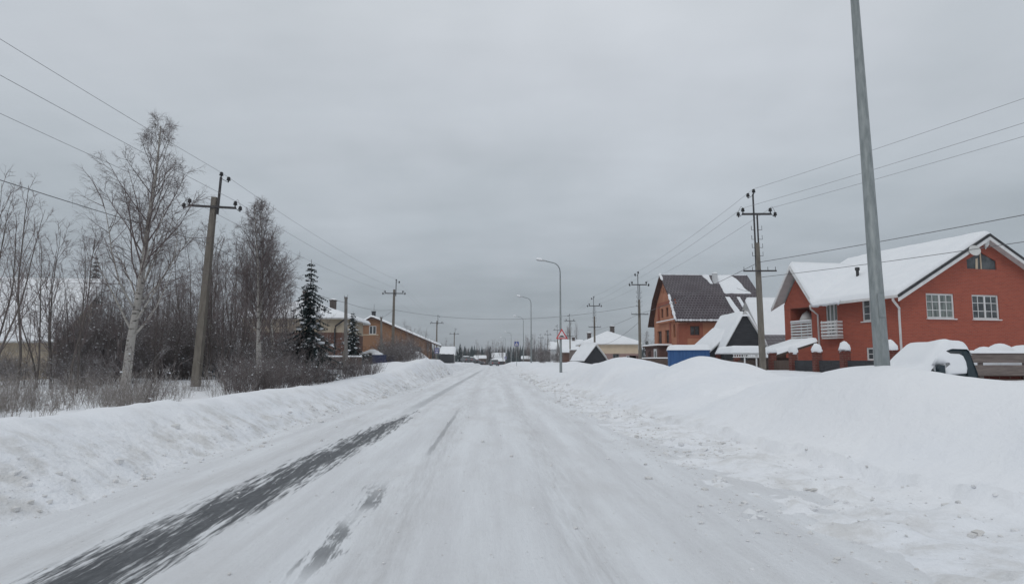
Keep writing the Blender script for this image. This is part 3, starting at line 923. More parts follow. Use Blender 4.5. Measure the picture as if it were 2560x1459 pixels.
o = P(1676, 898, 36); q = P(1776, 898, 36); bz = gz(o.x, 36) - .3
t = thing('storage_container', 'blue corrugated metal container with snow on its flat top', 'container', (o.x, 36.4, bz), R(-14))
Wc = q.x - o.x; zc = 1.93 - bz
mb = MB(); n = 26
for i in range(n):
    u0, u1 = Wc * i / n, Wc * (i + 1) / n
    d = .035 if i % 2 else 0
    mb.box(u0, u1, d, .10, .1, zc - .08)
for i in range(30):
    v0, v1 = .1 + 2.9 * i / 30, .1 + 2.9 * (i + 1) / 30
    mb.box(.0 + (.035 if i % 2 else 0), .09, v0, v1, .1, zc - .08)
mb.box(.09, Wc, .1, 3.0, .1, zc - .09)
mb.build('body', M['blue'], t)
mb = MB(); mb.box(-.03, Wc + .03, -.03, 3.05, zc - .078, zc); rf = mb.build('roof', M['blue'], t)
cover(rf, 'roof_snow', lambda u, v: zc + .002, -.08, Wc + .1, -.08, 3.1, .27, .15, .25, seed=5)

o = P(1832, 898, 33); q = P(1915, 898, 33); bz = gz(o.x, 33) - .3
t = thing('white_canopy', 'low white garden canopy with lattice fascia under thick snow', 'canopy', (o.x, 33, bz))
Wc = q.x - o.x; zc = 1.74 - bz
mb = MB(); mb.box(-.05, Wc, -.05, 2.2, zc - .06, zc); rf = mb.build('roof', M['white'], t)
mb = MB(); mb.box(0, Wc, -.03, .0, zc - .10, zc - .063); mb.box(0, Wc, -.03, 0, zc - .24, zc - .2)
for i in range(14):
    mb.box(Wc * (i + .3) / 14, Wc * (i + .65) / 14, -.025, -.003, zc - .2, zc - .1)
mb.build('fascia', M['white'], t)
for u in (.62, 1.22):
    mb = MB(); mb.tube([(u, .05, 0), (u, .05, zc - .06)], .04, 8); mb.build('post', M['white'], t)
cover(rf, 'roof_snow', lambda u, v: zc + .002, -.1, Wc + .05, -.12, 2.25, .34, .12, .3, seed=9)
rg = random.Random(3)

p0 = P(1922, 898, 36.3); p1 = P(2046, 898, 36.3); bz = .3
t = thing('carport', 'sloping snow covered carport roof leaning on the red house', 'carport', (p0.x, 36.3, bz))
Wc = p1.x - p0.x
zf = lambda u, v: 1.55 - bz + (2.42 - 1.55) * u / Wc
rf = deck(t, zf, 0, Wc, 0, 3.0, [M['wood_brown'], M['wood_brown']], .16, 4, 4)
cover(rf, 'roof_snow', zf, -.1, Wc, -.1, 3.05, .26, .15, .25, seed=12)
for u in (.3, 1.6):
    mb = MB(); mb.box(u, u + .1, .15, .25, 0, zf(u, 0) - .16); mb.build('post', M['white'], t)
mb = MB(); mb.box(.05, Wc, 2.5, 2.56, 0, 1.2); mb.build('back_panel', M['wood_brown'], t)

o = P(1918, 898, 56)
simple_house('white_roof_house', 'house almost hidden under a broad white snow roof behind the red house', o.x + .35, 56, R(4), 6.5, 7, 2.9, 6.75, 'x', 'white_wall', .3)
o = P(1905, 898, 46)
simple_house('tiled_outbuilding', 'low outbuilding with brown tiled lean-to roof beside the snow roof house', o.x, 46, 0, 3.2, 2.5, 2.35, 3.1, 'lean', 'wood_brown', 0, rmat='tiles', cat='outbuilding')

# bungalow and neighbours on the right
o = P(1458, 898, 86); q = P(1601, 898, 86); w = q.x - o.x
simple_house('bungalow', 'cream bungalow with white hipped snow roof and pinkish brick base', o.x + .3, 86, R(-2), w - .6, 9, 3.62, 5.05, 'hip', 'cream', .22,
             wins=[('F', 3.55, 1.35, .85, 1.75, 0, 1, 'grey_wall'), ('F', 5.3, 1.15, .4, .75, 0, 0), ('F', 6.6, 1.15, .4, .75, 0, 0)][0:3] if w > 7.2 else [('F', 3.55, 1.35, .85, 1.75, 0, 1, 'grey_wall')],
             chims=[(w * .54, 3.6, .55, 1.0, 'chimney_brick'), (1.0, 4.5, .5, .9, 'chimney_brick')], low=(2.15, 'pink_brick'))
o = P(1456, 898, 60)
simple_house('small_gable_shed', 'small dark boarded shed with snow on its left roof slope before the bungalow', o.x + .25, 60, R(16), 2.1, 3.0, 1.55, 2.8, 'y', 'wood_dark', .16, over=.16, cat='shed', rmat='wood_dark')
o = P(1407, 898, 122)
simple_house('snowy_roof_house', 'house with broad snow roof partly behind the speed bump sign pole', o.x, 122, 0, 3.9, 7, 3.0, 4.9, 'x', 'brown_wall', .3, chims=[(2.4, 3.2, .5, .8, 'chimney_brick')])
o = P(1376, 898, 165)
simple_house('white_house', 'small white two storey house with a snowy gable roof and one dark window', o.x, 165, R(-8), 3.4, 5, 4.2, 5.6, 'x', 'white_wall', .3, wins=[('F', 1.2, 2.0, .8, .9, 1, 0)])
for nm, lb, px, Y, w, D, ze, zr, rg_, wl in (
        ('far_house', 'distant house with two tiered snow roof at the end of the road', 1231, 265, 5.0, 6, 2.4, 3.9, 'x', 'brown_wall'),
        ('far_annex', 'low dark annex with snowy porch roof before the two tiered house', 1233, 255, 4.2, 5, .9, 1.9, 'x', 'wood_dark'),
        ('far_shed', 'distant long dark shed with thin snow roof left of the road end', 1186, 235, 4.0, 5, 1.9, 2.7, 'x', 'wood_brown'),
        ('far_garage', 'distant grey garage with flat snowy roof above the parked cars', 1160, 215, 4.0, 5, 1.5, 2.0, 'x', 'grey_wall'),
        ('far_kiosk', 'distant low shelter with snow roof right of the crossing sign', 1306, 190, 2.0, 3, 1.7, 2.2, 'x', 'wood_brown')):
    o = P(px, 898, Y)
    simple_house(nm, lb, o.x, Y, 0, w, D, ze, zr, rg_, wl, .25, over=.3)

# left side houses
simple_house('cabin', 'wooden cabin with broad snow covered roof behind bare saplings on the far left', -33.9, 30.2, R(8), 13, 4.0, 2.6, 5.25, 'lean', 'beige', .34, wins=[('R', 2.2, 2.2, .7, .9, 1, 0), ('F', 9, 1.1, 1, 1.0, 1, 0)], rmat='wood_brown')
o = P(602, 898, 52); q = P(852, 898, 52)
simple_house('beige_house', 'beige house with brown ground floor and hipped snow roof behind the big spruce', o.x, 52, 0, q.x - o.x, 8.5, 4.85, 6.25, 'hip', 'beige', .22, low=(3.5, 'brown_wall'),
             chims=[((q.x - o.x) * .80, 3.4, .46, .85, 'chimney_brick'), ((q.x - o.x) * .5, 3.6, .46, .85, 'chimney_brick')], wins=[('R', .9, 3.75, .7, .9, 1, 0, 'brown_dark'), ('R', 3.9, 3.75, .7, .9, 1, 0, 'brown_dark')], over=.55)
hs = bpy.data.objects['beige_house']
mb = MB(); wq = q.x - o.x; zz = 4.85 - hs.location.z
mb.tube([(wq + .45, -.45, zz - .12), (wq + .40, -.40, zz - .3), (wq - .45, -.1, zz - .85), (wq - .5, -.08, zz - 1.1), (wq - .5, -.08, .4)], .06, 7); mb.build('downpipe', M['pipe_dark'], hs, True)


def barn():
    Y = 80
    a = P(893, 898, Y); rt = P(1086, 898, Y); ap = P(928, 898, Y); b = .3
    root = thing('brown_house', 'orange brown house with a long sloping roof edge of snow and white window', 'house', (a.x, Y, b), R(1))
    Wd, D = rt.x - a.x, 9
    xa = ap.x - a.x; z0, z1, z2 = 5.55 - b, 6.55 - b, 3.35 - b
    def zf(u, v): return z0 + (z1 - z0) * u / xa if u < xa else z1 + (z2 - z1) * (u - xa) / (Wd - xa)
    fF = lambda u, v, w: (u, w, v); fL = lambda u, v, w: (w, u, v); fR = lambda u, v, w: (Wd - w, u, v); fB = lambda u, v, w: (u, D - w, v)
    mb = MB()
    ze = 4.35 - b
    wu = (P(921, 898, Y).x - a.x, 4.42 - b, .85, 1.0); wd = (P(944, 898, Y).x - a.x, 2.05 - b, .5, 1.0)
    wr = (P(1026, 898, Y).x - a.x, 2.0 - b, 1.25, .95)
    u4 = xa + (Wd - xa) * (z1 - .1 - ze) / (z1 - z2)
    mb.panel([(0, ze), (u4, ze), (xa, z1 - .1), (0, z0 - .1)], [rect(*wu)], fF)
    ub = P(1065, 898, Y).x - a.x
    mb.panel([(0, 0), (ub, 0), (ub, zf(ub, 0) - .1), (u4, ze), (0, ze)], [rect(*wd), rect(*wr)], fF, mi=1)
    mb.panel([(0, 0), (D, 0), (D, z0 - .1), (0, z0 - .1)], [], fL)
    mb.panel([(0, 0), (D, 0), (D, zf(ub, 0) - .1), (0, zf(ub, 0) - .1)], [], lambda u, v, w: (ub - w, u, v), mi=1)
    mb.build('wall', [M['orange_board'], M['orange_board']], root)
    window(root, fF, *wu, nv=1); window(root, fF, *wd, nv=0, frame='brown_dark'); window(root, fF, *wr, nv=2, frame='brown_dark')
    mb = MB(); mb.box(-.02, P(945, 898, Y).x - a.x, -.05, -.003, ze - .06, ze + .06); mb.build('trim_band', M['beige'], root)
    for u in (.75, 1.75):
        mb = MB()
        mb.tube([(u + .25 * math.cos(k * .524), -.02, 2.75 - b + .2 * math.sin(k * .524)) for k in range(13)], .035, 4, cap=False)
        mb.build('wall_ornament', M['brown_wall'], root)
    for u in (Wd - .9, Wd - .5, Wd - .1):
        mb = MB(); mb.box(u, u + .08, .1, .2, 0, zf(u, 0) - .15); mb.build('porch_post', M['brown_dark'], root)
    rf = deck(root, zf, -.4, Wd + .25, -.5, D + .3, [M['brown_dark'], M['brown_dark']], .18, xs=[-.4, 0, xa, Wd * .5, Wd, Wd + .25], ys=[-.5, D + .3])
    cover(rf, 'roof_snow', zf, -.45, Wd + .3, -.54, D + .3, .2, .25, .2, seed=4)
    for cx_, h in ((xa - .35, 1.0), (xa - 1.0, .4)):
        mb = MB(); z = zf(cx_, 0); mb.box(cx_ - .22, cx_ + .22, 3, 3.45, z - .3, z + h); mb.box(cx_ - .27, cx_ + .27, 2.95, 3.5, z + h, z + h + .07); mb.build('chimney', M['wood_dark'], rf)
    mb = MB(); mb.tube([(xa + .05, 1, z1), (xa + .05, 1, z1 + 1.6)], .02, 4); mb.build('antenna', M['steel'], rf)


barn()
o = P(1102, 898, 125)
simple_house('snowy_garage', 'small grey garage with large snow roof right of the bus stop sign', o.x, 125, 0, 2.4, 5, 2.4, 3.6, 'x', 'grey_wall', .3, over=.25, cat='garage')
o = P(903, 898, 58)
simple_house('round_roof_shelter', 'low dark shelter with bulging snow roof beside the small spruce', o.x, 58, 0, 1.55, 2.2, 1.75, 2.05, 'y', 'wood_dark', .24, over=.2, cat='shelter', rmat='wood_dark')


# ------------------------------------------------------------------ fences
def board_fence(name, label, a, b, h0, h1, m, bw=.16, snow=.08, cat='fence'):
    a, b = Vector(a), Vector(b); L = (b - a).length
    root = thing(name, label, cat, (a.x, a.y, h0), math.atan2(b.y - a.y, b.x - a.x))
    H = h1 - h0; rg = random.Random(L)
    mb = MB(); x = 0
    while x < L - .02:
        mb.box(x, min(x + bw - .012, L), 0 + rg.uniform(0, .01), .03, 0, H - rg.uniform(0, .05)); x += bw
    mb.build('boards', M[m], root)
    mb = MB()
    for z in (H * .3, H * .8): mb.box(0, L, .033, .08, z, z + .08)
    mb.build('rail', M[m], root)
    k = 0
    while k <= L:
        mb = MB(); mb.box(k, k + .1, .083, .18, 0, H + .02); mb.build('post', M[m], root); k += 2.4
    if snow: cover(root, 'snow_cap', lambda u, v: H - .03, -.02, L + .02, -.04, .12, snow, .12, .07, seed=2)
    return root


a = P(478, 898, 37); b = P(640, 898, 37)
board_fence('teal_fence', 'teal board fence with snow on top behind the twin birches', (a.x, 37), (b.x, 36.5), .3, 2.15, 'teal', snow=.18)
a = P(812, 898, 44); b = P(905, 898, 46)
board_fence('brown_fence', 'dark brown board fence in front of the beige house and small spruce', (a.x - 2.5, 43), (b.x, 46), .4, 1.62, 'wood_brown')
a = P(947, 898, 58); b = P(990, 898, 62)
board_fence('navy_fence', 'navy fence section to the right of the blue waste bin', (a.x, 58), (b.x, 62), .5, 1.75, 'navy')
a = P(1424, 898, 92); b = P(1457, 898, 88)
board_fence('pale_fence', 'pale brown plank fence left of the cream bungalow', (a.x, 92), (b.x, 88), .4, 2.75, 'wood_grey', .5)
a = P(1592, 898, 66); b = P(1640, 898, 63)
board_fence('dark_yard_fence', 'dark board fence between the bungalow and the orange house', (a.x + .5, 66), (b.x + 1.8, 60), .4, 1.55, 'wood_brown')
a = P(1100, 898, 105); b = P(1133, 898, 110)
board_fence('rail_fence', 'open dark paling fence in front of the snowy garage', (a.x, 105), (b.x, 112), .4, 2.3, 'wood_dark', .55, snow=0)

# brick pillar fence along the red house plot
FX = 14.0
root = thing('brick_fence', 'dark panel fence with red brick pillars wearing domed snow caps', 'fence', (FX, 20.8, .5), R(90))
py = [(P(px, 898, 1).x) for px in (1797, 1842, 1931, 1983, 2043, 2113, 2228)]
ys_ = sorted([FX / k for k in py])
ys_ = [y - 20.8 for y in ys_]
rg = random.Random(4)
for i, u in enumerate(ys_):
    mb = MB(); mb.box(u - .15, u + .15, -.15, .15, 0, 1.16)
    mb.box(u - .18, u + .18, -.18, .18, 1.16, 1.22)
    p_ = mb.build('pillar', M['brick_pillar'], root)
    mb = MB()
    hh = (.40, .43, .40, .36, .34, .32, .30)[i]
    mb.tube([(u + rg.uniform(-.02, .02), rg.uniform(-.02, .02), 1.20 + hh * k) for k in (0, .12, .35, .6, .8, .94, 1)], [.20, .225, .22, .19, .14, .075, .01], 12)
    mb.build('snow_cap', M['snow_roof'], p_, True)
for u0, u1 in zip(ys_, ys_[1:]):
    mb = MB(); n = max(3, int((u1 - u0 - .38) / .14))
    for k in range(n):
        a0 = u0 + .19 + (u1 - u0 - .38) * k / n
        mb.box(a0, a0 + (u1 - u0 - .38) / n - .01, -.02 + .012 * (k % 2), .02, .0, .86)
    mb.build('panel', M['wood_dark' if u0 < 8 else 'wood_brown'], root)

# grey rail fence at the right edge
a = P(2424, 898, 16.3); root = thing('plank_fence', 'weathered grey plank fence with gaps behind the buried car', 'fence', (a.x, 16.3, .6), R(-3))
for z0, z1 in ((.72, .98), (.40, .66), (.10, .30)):
    mb = MB(); mb.box(0, 4.2, -.02, .02, z0, z1); mb.build('plank', M['wood_grey'], root)
for u in (.25, 1.35, 2.6, 3.9):
    mb = MB(); mb.box(u, u + .09, .023, .10, 0, 1.02); mb.build('post', M['wood_grey'], root)
mb = MB(); mb.box(0, 4.2, .12, .15, 0.05, .45); mb.build('back_boards', M['brick_pillar'], root)
cover(root, 'snow_cap', lambda u, v: .975, -.02, 4.2, -.05, .06, .05, .1, .05)

# snow covered shrubs behind that fence
rg = random.Random(8)
for px, top, w in ((2462, 866, .62), (2502, 858, .70), (2560, 862, 1.0)):
    p_ = P(px, 898, 17.6); zt = P(px, top, 17.6).z; b_ = gz(p_.x, 17.6)
    t = thing('snowy_shrub', {2462: 'round shrub buried in snow, left hump above the plank fence', 2502: 'round shrub buried in snow, taller middle hump above the plank fence', 2560: 'broad shrub buried in snow at the right frame edge'}[px], 'shrub', (p_.x, 17.6, b_), group='snow buried shrubs')
    H = zt - b_
    mb = MB()
    for k in range(26):
        a = rg.uniform(0, 6.28); r_ = rg.uniform(.1, w * .55)
        mb.tube([(0, 0, 0), (r_ * .5 * math.cos(a), r_ * .5 * math.sin(a), H * .4), (r_ * math.cos(a), r_ * math.sin(a), H * .72)], [.012, .008, .004], 4)
    mb.build('twigs', M['twig_dark'], t)
    mb = MB(); mb.tube([(0, 0, H * k) for k in (.35, .42, .6, .78, .92, .985, 1)], [w * q_ for q_ in (.42, .56, .6, .5, .32, .15, .02)], 16)
    mb.build('snow', M['snow_roof'], t, True)


# ------------------------------------------------------------------ cars
def buried_car():
    p_ = P(2314, 898, 14.0)
    bz = .15
    root = thing('buried_car', 'dark parked car almost buried in snow beside the near lamp post', 'car', (p_.x, 14.0, bz), R(1))
    # local: x from the windscreen foot (0) to the rear, y across (0 = near side), nose towards -x
    prof = [(-1.25, .35), (-1.25, .66), (-1.05, .78), (0.0, .96), (.50, 1.45), (.64, 1.50), (.98, 1.49), (1.06, 1.42), (1.14, .95), (1.16, .4)]
    Wd = 1.5
    mb = MB()
    def ins(z): return .0 if z < .95 else (z - .95) / .57 * .13
    nn = len(prof)
    vs = [(x, ins(z), z) for x, z in prof] + [(x, Wd - ins(z), z) for x, z in prof]
    mb.add(vs, [tuple(range(nn)), tuple(range(2 * nn - 1, nn - 1, -1))] + [(i, i + nn, i + nn + 1, i + 1) for i in range(nn - 1)])
    mb.build('body', M['car_dark'], root)
    def side(poly, name, m, d=.006):
        mb = MB(); mb.add([(x, ins(z) - d, z) for x, z in poly], [tuple(range(len(poly)))]); return mb.build(name, M[m], root)
    side([(.08, 1.0), (.50, 1.38), (.62, 1.43), (.86, 1.42), (.90, 1.0)], 'side_window', 'glass')
    side([(.93, .80), (.91, 1.42), (.97, 1.44), (1.05, 1.38), (1.12, .95), (1.13, .8)], 'pillar', 'car_dark', .012)
    mb = MB(); mb.box(.18, .30, -.17, -.04, .96, 1.13); mb.tube([(.26, -.06, .98), (.28, .05, .96)], .03, 6); mb.build('mirror', M['car_dark'], root)
    for x in (-.62, .82):
        mb = MB(); mb.tube([(x, .0, .28), (x, .2, .28)], .29, 18); mb.build('wheel', M['tyre'], root)
    # thick snow over bonnet, windscreen and roof
    def top(x):
        for (a, za), (c, zc) in zip(prof[1:], prof[2:]):
            if a <= x <= c and c > a: return za + (zc - za) * (x - a) / (c - a)
        return prof[2][1]
    mb = MB()
    xs_ = [-1.2 + 2.27 * i / 50 for i in range(51)]
    us_ = [i / 24 for i in range(25)]
    def fn(x, u):
        z = top(x)
        lo = ins(min(z, 1.5)) - .06
        y = lo + (Wd - 2 * lo) * u
        d = min(u, 1 - u) / .15; d2 = min((1.07 - x) / .14, 1)
        k = math.sqrt(max(0, 1 - (1 - min(d, 1)) ** 2)) * math.sqrt(max(0, 1 - (1 - max(0, d2)) ** 2))
        T = .17 + .05 * float(fbm(np.array(x * 1.3), np.array(y * 1.3 + 4), 2)) + .05 * float(sst((x + .1) / .3)) * (1 - float(sst((x - .5) / .3)))
        return (x, y, z - .02 + T * k)
    mb.grid(fn, xs_, us_)
    mb.build('snow_cover', M['snow_roof'], root, True)
    # snow stuck to the near side: over the door glass, with a tongue hanging in front of the mirror
    mb = MB()
    outl = [(.36, 1.02), (.34, 1.16), (.27, 1.18), (.23, 1.0), (.18, 1.0), (.13, 1.14), (.10, 1.12), (.30, 1.36), (.46, 1.46), (.60, 1.38), (.80, 1.37), (.87, 1.33), (.905, 1.2), (.90, 1.06), (.86, .95), (.62, .935), (.42, .93)]
    cx_, cz_ = .58, 1.17
    vs, fs = [], []
    for sc, th in ((1.0, 0), (.97, .04), (.85, .06), (.55, .07), (.2, .07)):
        for x, z in outl:
            X_, Z_ = cx_ + (x - cx_) * sc, cz_ + (z - cz_) * sc
            vs.append((X_, ins(Z_) - .014 - th, Z_))
    n = len(outl)
    for k in range(4):
        for j in range(n): fs.append((k * n + j, k * n + (j + 1) % n, (k + 1) * n + (j + 1) % n, (k + 1) * n + j))
    fs.append(tuple(range(4 * n, 5 * n)))
    mb.add(vs, fs); mb.build('side_snow', M['snow_roof'], root, True)


buried_car()


def far_car():
    root = thing('parked_car', '', 'car', (0, 0, 0))
    prof = [(-2.1, .3), (-2.12, .62), (-1.95, .78), (-.95, .88), (-.35, 1.36), (.9, 1.42), (1.55, .98), (2.05, .92), (2.1, .3)]
    mb = MB(); n = len(prof); ins = lambda z: 0 if z < .9 else (z - .9) * .3
    mb.add([(-.85 + ins(z), x, z) for x, z in prof] + [(.85 - ins(z), x, z) for x, z in prof],
           [tuple(range(n)), tuple(range(2 * n - 1, n - 1, -1))] + [(i, i + n, i + n + 1, i + 1) for i in range(n - 1)])
    mb.build('body', M['car_grey'], root)
    mb = MB(); mb.add([(-.72, -.93, .93), (.72, -.93, .93), (.63, -.42, 1.33), (-.63, -.42, 1.33)], [(0, 1, 2, 3)]); mb.build('rear_window', M['glass'], root)
    for s in (-1, 1):
        mb = MB(); mb.add([(s * (.855 - ins(z)), x, z) for x, z in ((-.75, .93), (-.3, 1.3), (.85, 1.36), (1.4, .98))], [(0, 1, 2, 3)]); mb.build('side_window', M['glass'], root)
        mb = MB(); mb.box(s * .7 - .12, s * .7 + .12, -2.14, -2.1, .58, .72); mb.build('tail_light', M['sign_red'], root)
        for y in (-1.3, 1.3):
            mb = MB(); mb.tube([(s * .62, y, .31), (s * .84, y, .31)], .31, 14); mb.build('wheel', M['tyre'], root)
    cover(root, 'roof_snow', lambda u, v: 1.36 + .04 * v, -.66, .66, -.4, .95, .14, .15, .2)
    return root


fc = far_car()
first = True
for px, Y, rz, lb in ((1236, 148, 8, 'dark car driving away in the middle of the road at its far end'), (1178, 170, 60, 'snow capped dark car parked left at the road end'),
                      (1192, 176, 80, 'second parked car, right of the snow capped one, low behind the bank'), (1166, 160, 20, 'dark car parked behind the end of the left snow bank')):
    c_ = fc if first else copy_tree(fc)
    first = False
    p_ = P(px, 898, Y)
    c_.location = (p_.x, Y, max(gz(p_.x, Y), -.0) if abs(p_.x) > 4 else float(roadz(np.array(p_.x), np.array(float(Y)))))
    c_.rotation_euler.z = R(rz); c_['label'] = lb; c_['group'] = 'cars at the far end of the road'

# ------------------------------------------------------------------ power poles and wires
def insulator(parent, p, up=1):
    mb = MB(); x, y, z = p
    mb.tube([(x, y, z - .02), (x, y, z + .05 * up), (x, y, z + .055 * up), (x, y, z + .11 * up), (x, y, z + .115 * up), (x, y, z + .17 * up), (x, y, z + .2 * up)], [.02, .025, .075, .07, .06, .065, .03], 8)
    return mb.build('insulator', M['black'], parent, True)


def power_pole(kind):
    root = thing('power_pole', '', 'power pole', (0, 0, 0))
    if kind == 'L':
        Hc, He, za, aw, w0, w1, ex = 7.15, 7.95, 6.75, .90, .165, .105, .17
    else:
        Hc, He, za, aw, w0, w1, ex = 5.45, 7.55, 6.65, .62, .125, .095, -.03
    mb = MB(); mb.tube([(0, 0, -.8), (0, 0, Hc * .5), (0, 0, Hc)], [w0 * 1.2, (w0 + w1) * .6, w1 * 1.2], 4)
    mb.build('post', M['concrete'], root)
    mb = MB()
    if kind == 'L':
        mb.box(ex - .035, ex + .035, -.05, .03, za - .25, He)
    else:
        mb.box(-.09, -.045, -.04, .04, Hc - 1.0, He); mb.box(.05, .09, -.04, .04, Hc - .9, za - .02)
    mb.build('steel_extension', M['steel'], root)
    mb = MB(); mb.box(-aw, aw, -.17, -.10, za - .04, za + .04)
    mb.build('crossarm', M['steel'], root)
    for s in (-1, 1):
        insulator(root, (s * (aw - .04), -.135, za + .06))
        mb = MB(); mb.tube([(s * (aw - .02), -.135, za), (s * (aw + .10), -.135, za - .1), (s * (aw + .15), -.135, za - .10)], .014, 4); mb.build('hook', M['steel'], root)
        insulator(root, (s * (aw + .16), -.135, za - .12))
        mb = MB(); mb.tube([(s * (aw - .04), -.135, za + .26), (s * (aw + .03), -.135, za + .33), (s * (aw + .12), -.135, za + .18), (s * (aw + .16), -.135, za + .08)], .01, 4); mb.build('jumper', M['wire'], root)
    insulator(root, (ex, 0, He)); insulator(root, (ex + (.30 if kind == 'L' else -.26), -.02, He - .18))
    mb = MB(); mb.tube([(ex, 0, He - .05), (ex + (.3 if kind == 'L' else -.26), -.02, He - .2)], .014, 4); mb.build('hook', M['steel'], root)
    if kind == 'R':
        mb = MB(); mb.box(-.68, .70, -.20, -.14, 4.22, 4.28)
        for s in (-.66, -.3, .34, .66): mb.tube([(s, -.17, 4.28), (s, -.17, 4.42)], .012, 4)
        mb.build('lower_crossarm', M['steel'], root)
        for z in (6.0, 5.6, 4.9, 5.25):
            for s in (-1, 1):
                mb = MB(); mb.tube([(s * .08, -.05, z), (s * .22, -.05, z - .01), (s * .22, -.05, z + .16)], .013, 4); mb.build('pin', M['steel'], root)
    return root


LP = [(-11.2, -17, 0, ''), (-11.05, 25, 3.0, 'leaning concrete power pole in front of the thicket, nearest on the left side'),
      (-9.75, 64, .5, 'slender power pole standing before the brown house with long roof'), (-9.75, 113, 0, 'power pole beside the bus stop sign beyond the brown house'),
      (-9.4, 157, 0, 'distant power pole right of the snowy garage'), (-9.0, 150.0, 0, '')][:5]
RP = [(18.5, 4, 0, ''), (11.05, 27, -.6, 'tall concrete power pole with steel top between orange house and red house'), (11.75, 53, 0, 'power pole with lower crossarm left of the orange house'),
      (11.3, 74, 0, 'power pole rising in front of the small gable shed'), (12.1, 105, 0, 'power pole left of the bungalow before bare trees'),
      (13.3, 138, 0, 'power pole just left of the speed bump sign pole foot and white house'), (13.2, 162, 0, 'distant power pole over the brown thicket, right of the second lamp post'), (13.2, 186, 0, 'farthest power pole above the brown thicket on the right')]
MATS = {}
for kind, lst in (('L', LP), ('R', RP)):
    proto = power_pole(kind); used = False; MATS[kind] = []
    for x, y, lean, lb in lst:
        z = gz(x, y)
        mtx = Matrix.Translation((x, y, z)) @ Euler((0, R(lean), 0)).to_matrix().to_4x4()
        MATS[kind].append(mtx)
        c_ = copy_tree(proto) if used else proto
        used = True
        c_.location = (x, y, z); c_.rotation_euler = (0, R(lean), 0)
        c_['label'] = lb or ('power pole standing behind the viewer on the %s side' % ('left' if kind == 'L' else 'right'))
        c_['group'] = 'power poles along the %s side' % ('left' if kind == 'L' else 'right')


def wire(name, label, pts, sag, r, m='wire', cat='power line', group=None):
    out = []
    for i, (a, b) in enumerate(zip(pts, pts[1:])):
        a, b = Vector(a), Vector(b); sg = sag[i] if hasattr(sag, '__len__') else sag * (b - a).length / 40
        n = 24
        for k in range(n + (i == len(pts) - 2)):
            t_ = k / n
            p_ = a.lerp(b, t_); p_.z -= sg * 4 * t_ * (1 - t_); out.append(p_)
    mb = MB(); mb.tube(out, r, 5)
    o = mb.build(name, M[m], None, True)
    return tag(o, label, cat, group)


for nm, off in (('top wire', (.17, 0, 8.12)), ('right crossarm wire', (.9, -.135, 7.0)), ('left crossarm wire', (-.9, -.135, 7.0))):
    wire('power_line', 'bare %s strung along the left row of power poles' % nm, [m_ @ Vector(off) for m_ in MATS['L']], .35, .0065, group='wires of the left pole row')
for nm, off in (('top wire', (-.05, 0, 7.75)), ('left crossarm wire', (-.6, -.135, 6.9)), ('right crossarm wire', (.6, -.135, 6.9))):
    wire('power_line', 'bare %s strung along the right row of power poles' % nm, [m_ @ Vector(off) for m_ in MATS['R']], .30, .0065, group='wires of the right pole row')
A, B = MATS['R'][1], MATS['R'][2]
wire('cable', 'upper twisted cable running off the tall right pole past the red house roof', [MATS['R'][0] @ Vector((0, -.1, 4.6)), A @ Vector((0, -.1, 4.62)), B @ Vector((0, -.1, 4.3)), MATS['R'][3] @ Vector((0, -.1, 3.9))], .3, .012, 'cable', 'cable')
wire('cable', 'lower cable crossing the red house roof from the tall right pole', [MATS['R'][0] @ Vector((0, -.1, 3.9)), A @ Vector((.1, -.1, 4.0))], .4, .010, 'cable', 'cable')
wire('cable', 'cable drooping from the second right pole towards the bungalow', [B @ Vector((-.1, -.1, 3.6)), P(1500, 862, 84)], .5, .013, 'cable', 'cable')
wire('cable', 'cable slanting down from the tall right pole to the black shed', [A @ Vector((-.1, -.1, 3.4)), P(1842, 720, 40)], .2, .011, 'cable', 'cable')
s1 = P(868, 757, 40)
wire('cable', 'low black cable along the left poles to the short grey post', [MATS['L'][0] @ Vector((0, -.15, 5.4)), MATS['L'][1] @ Vector((0, -.15, 5.35)), s1, MATS['L'][2] @ Vector((0, -.1, 5.2))], [.6, .3, .25], .011, 'cable', 'cable')
wire('cable', 'black cable hanging across the road between left and right poles', [MATS['L'][2] @ Vector((.1, -.1, 5.15)), B @ Vector((-.1, -.1, 4.95))], [1.0], .013, 'cable', 'cable')
wire('cable', 'cable from the left pole down to the brown house roof', [MATS['L'][2] @ Vector((-.1, -.1, 5.1)), P(925, 795, 79)], [.4], .014, 'cable', 'cable')

for px, top, Y, w, lb in ((861, 742, 40, .105, 'thick plain grey post without crossarm left of the small spruce'), (951, 792, 56, .095, 'short plain grey post in front of the brown house wall')):
    p_ = P(px, 898, Y); zt = P(px, top, Y).z; b_ = gz(p_.x, Y)
    t = thing('utility_post', lb, 'post', (p_.x, Y, b_), group='plain posts')
    H = zt - b_
    mb = MB(); mb.tube([(0, 0, -.5), (.0, 0, H * .3)], [w * 1.25, w * 1.2], 4); mb.build('concrete_foot', M['concrete'], t)
    mb = MB(); mb.tube([(.12, -.02, H * .18), (.05, -.03, H * .5), (0, 0, H)], [w, w, w * .85], 8); mb.build('timber_pole', M['concrete_dark'], t)
    mb = MB(); mb.tube([(0, -.05, H - .1), (.12, -.08, H - .12), (.12, -.08, H + .12)], .014, 4); mb.tube([(0, .05, H - .1), (-.1, .02, H - .1), (-.1, .02, H + .1)], .014, 4)
    mb.build('hook', M['steel'], t)


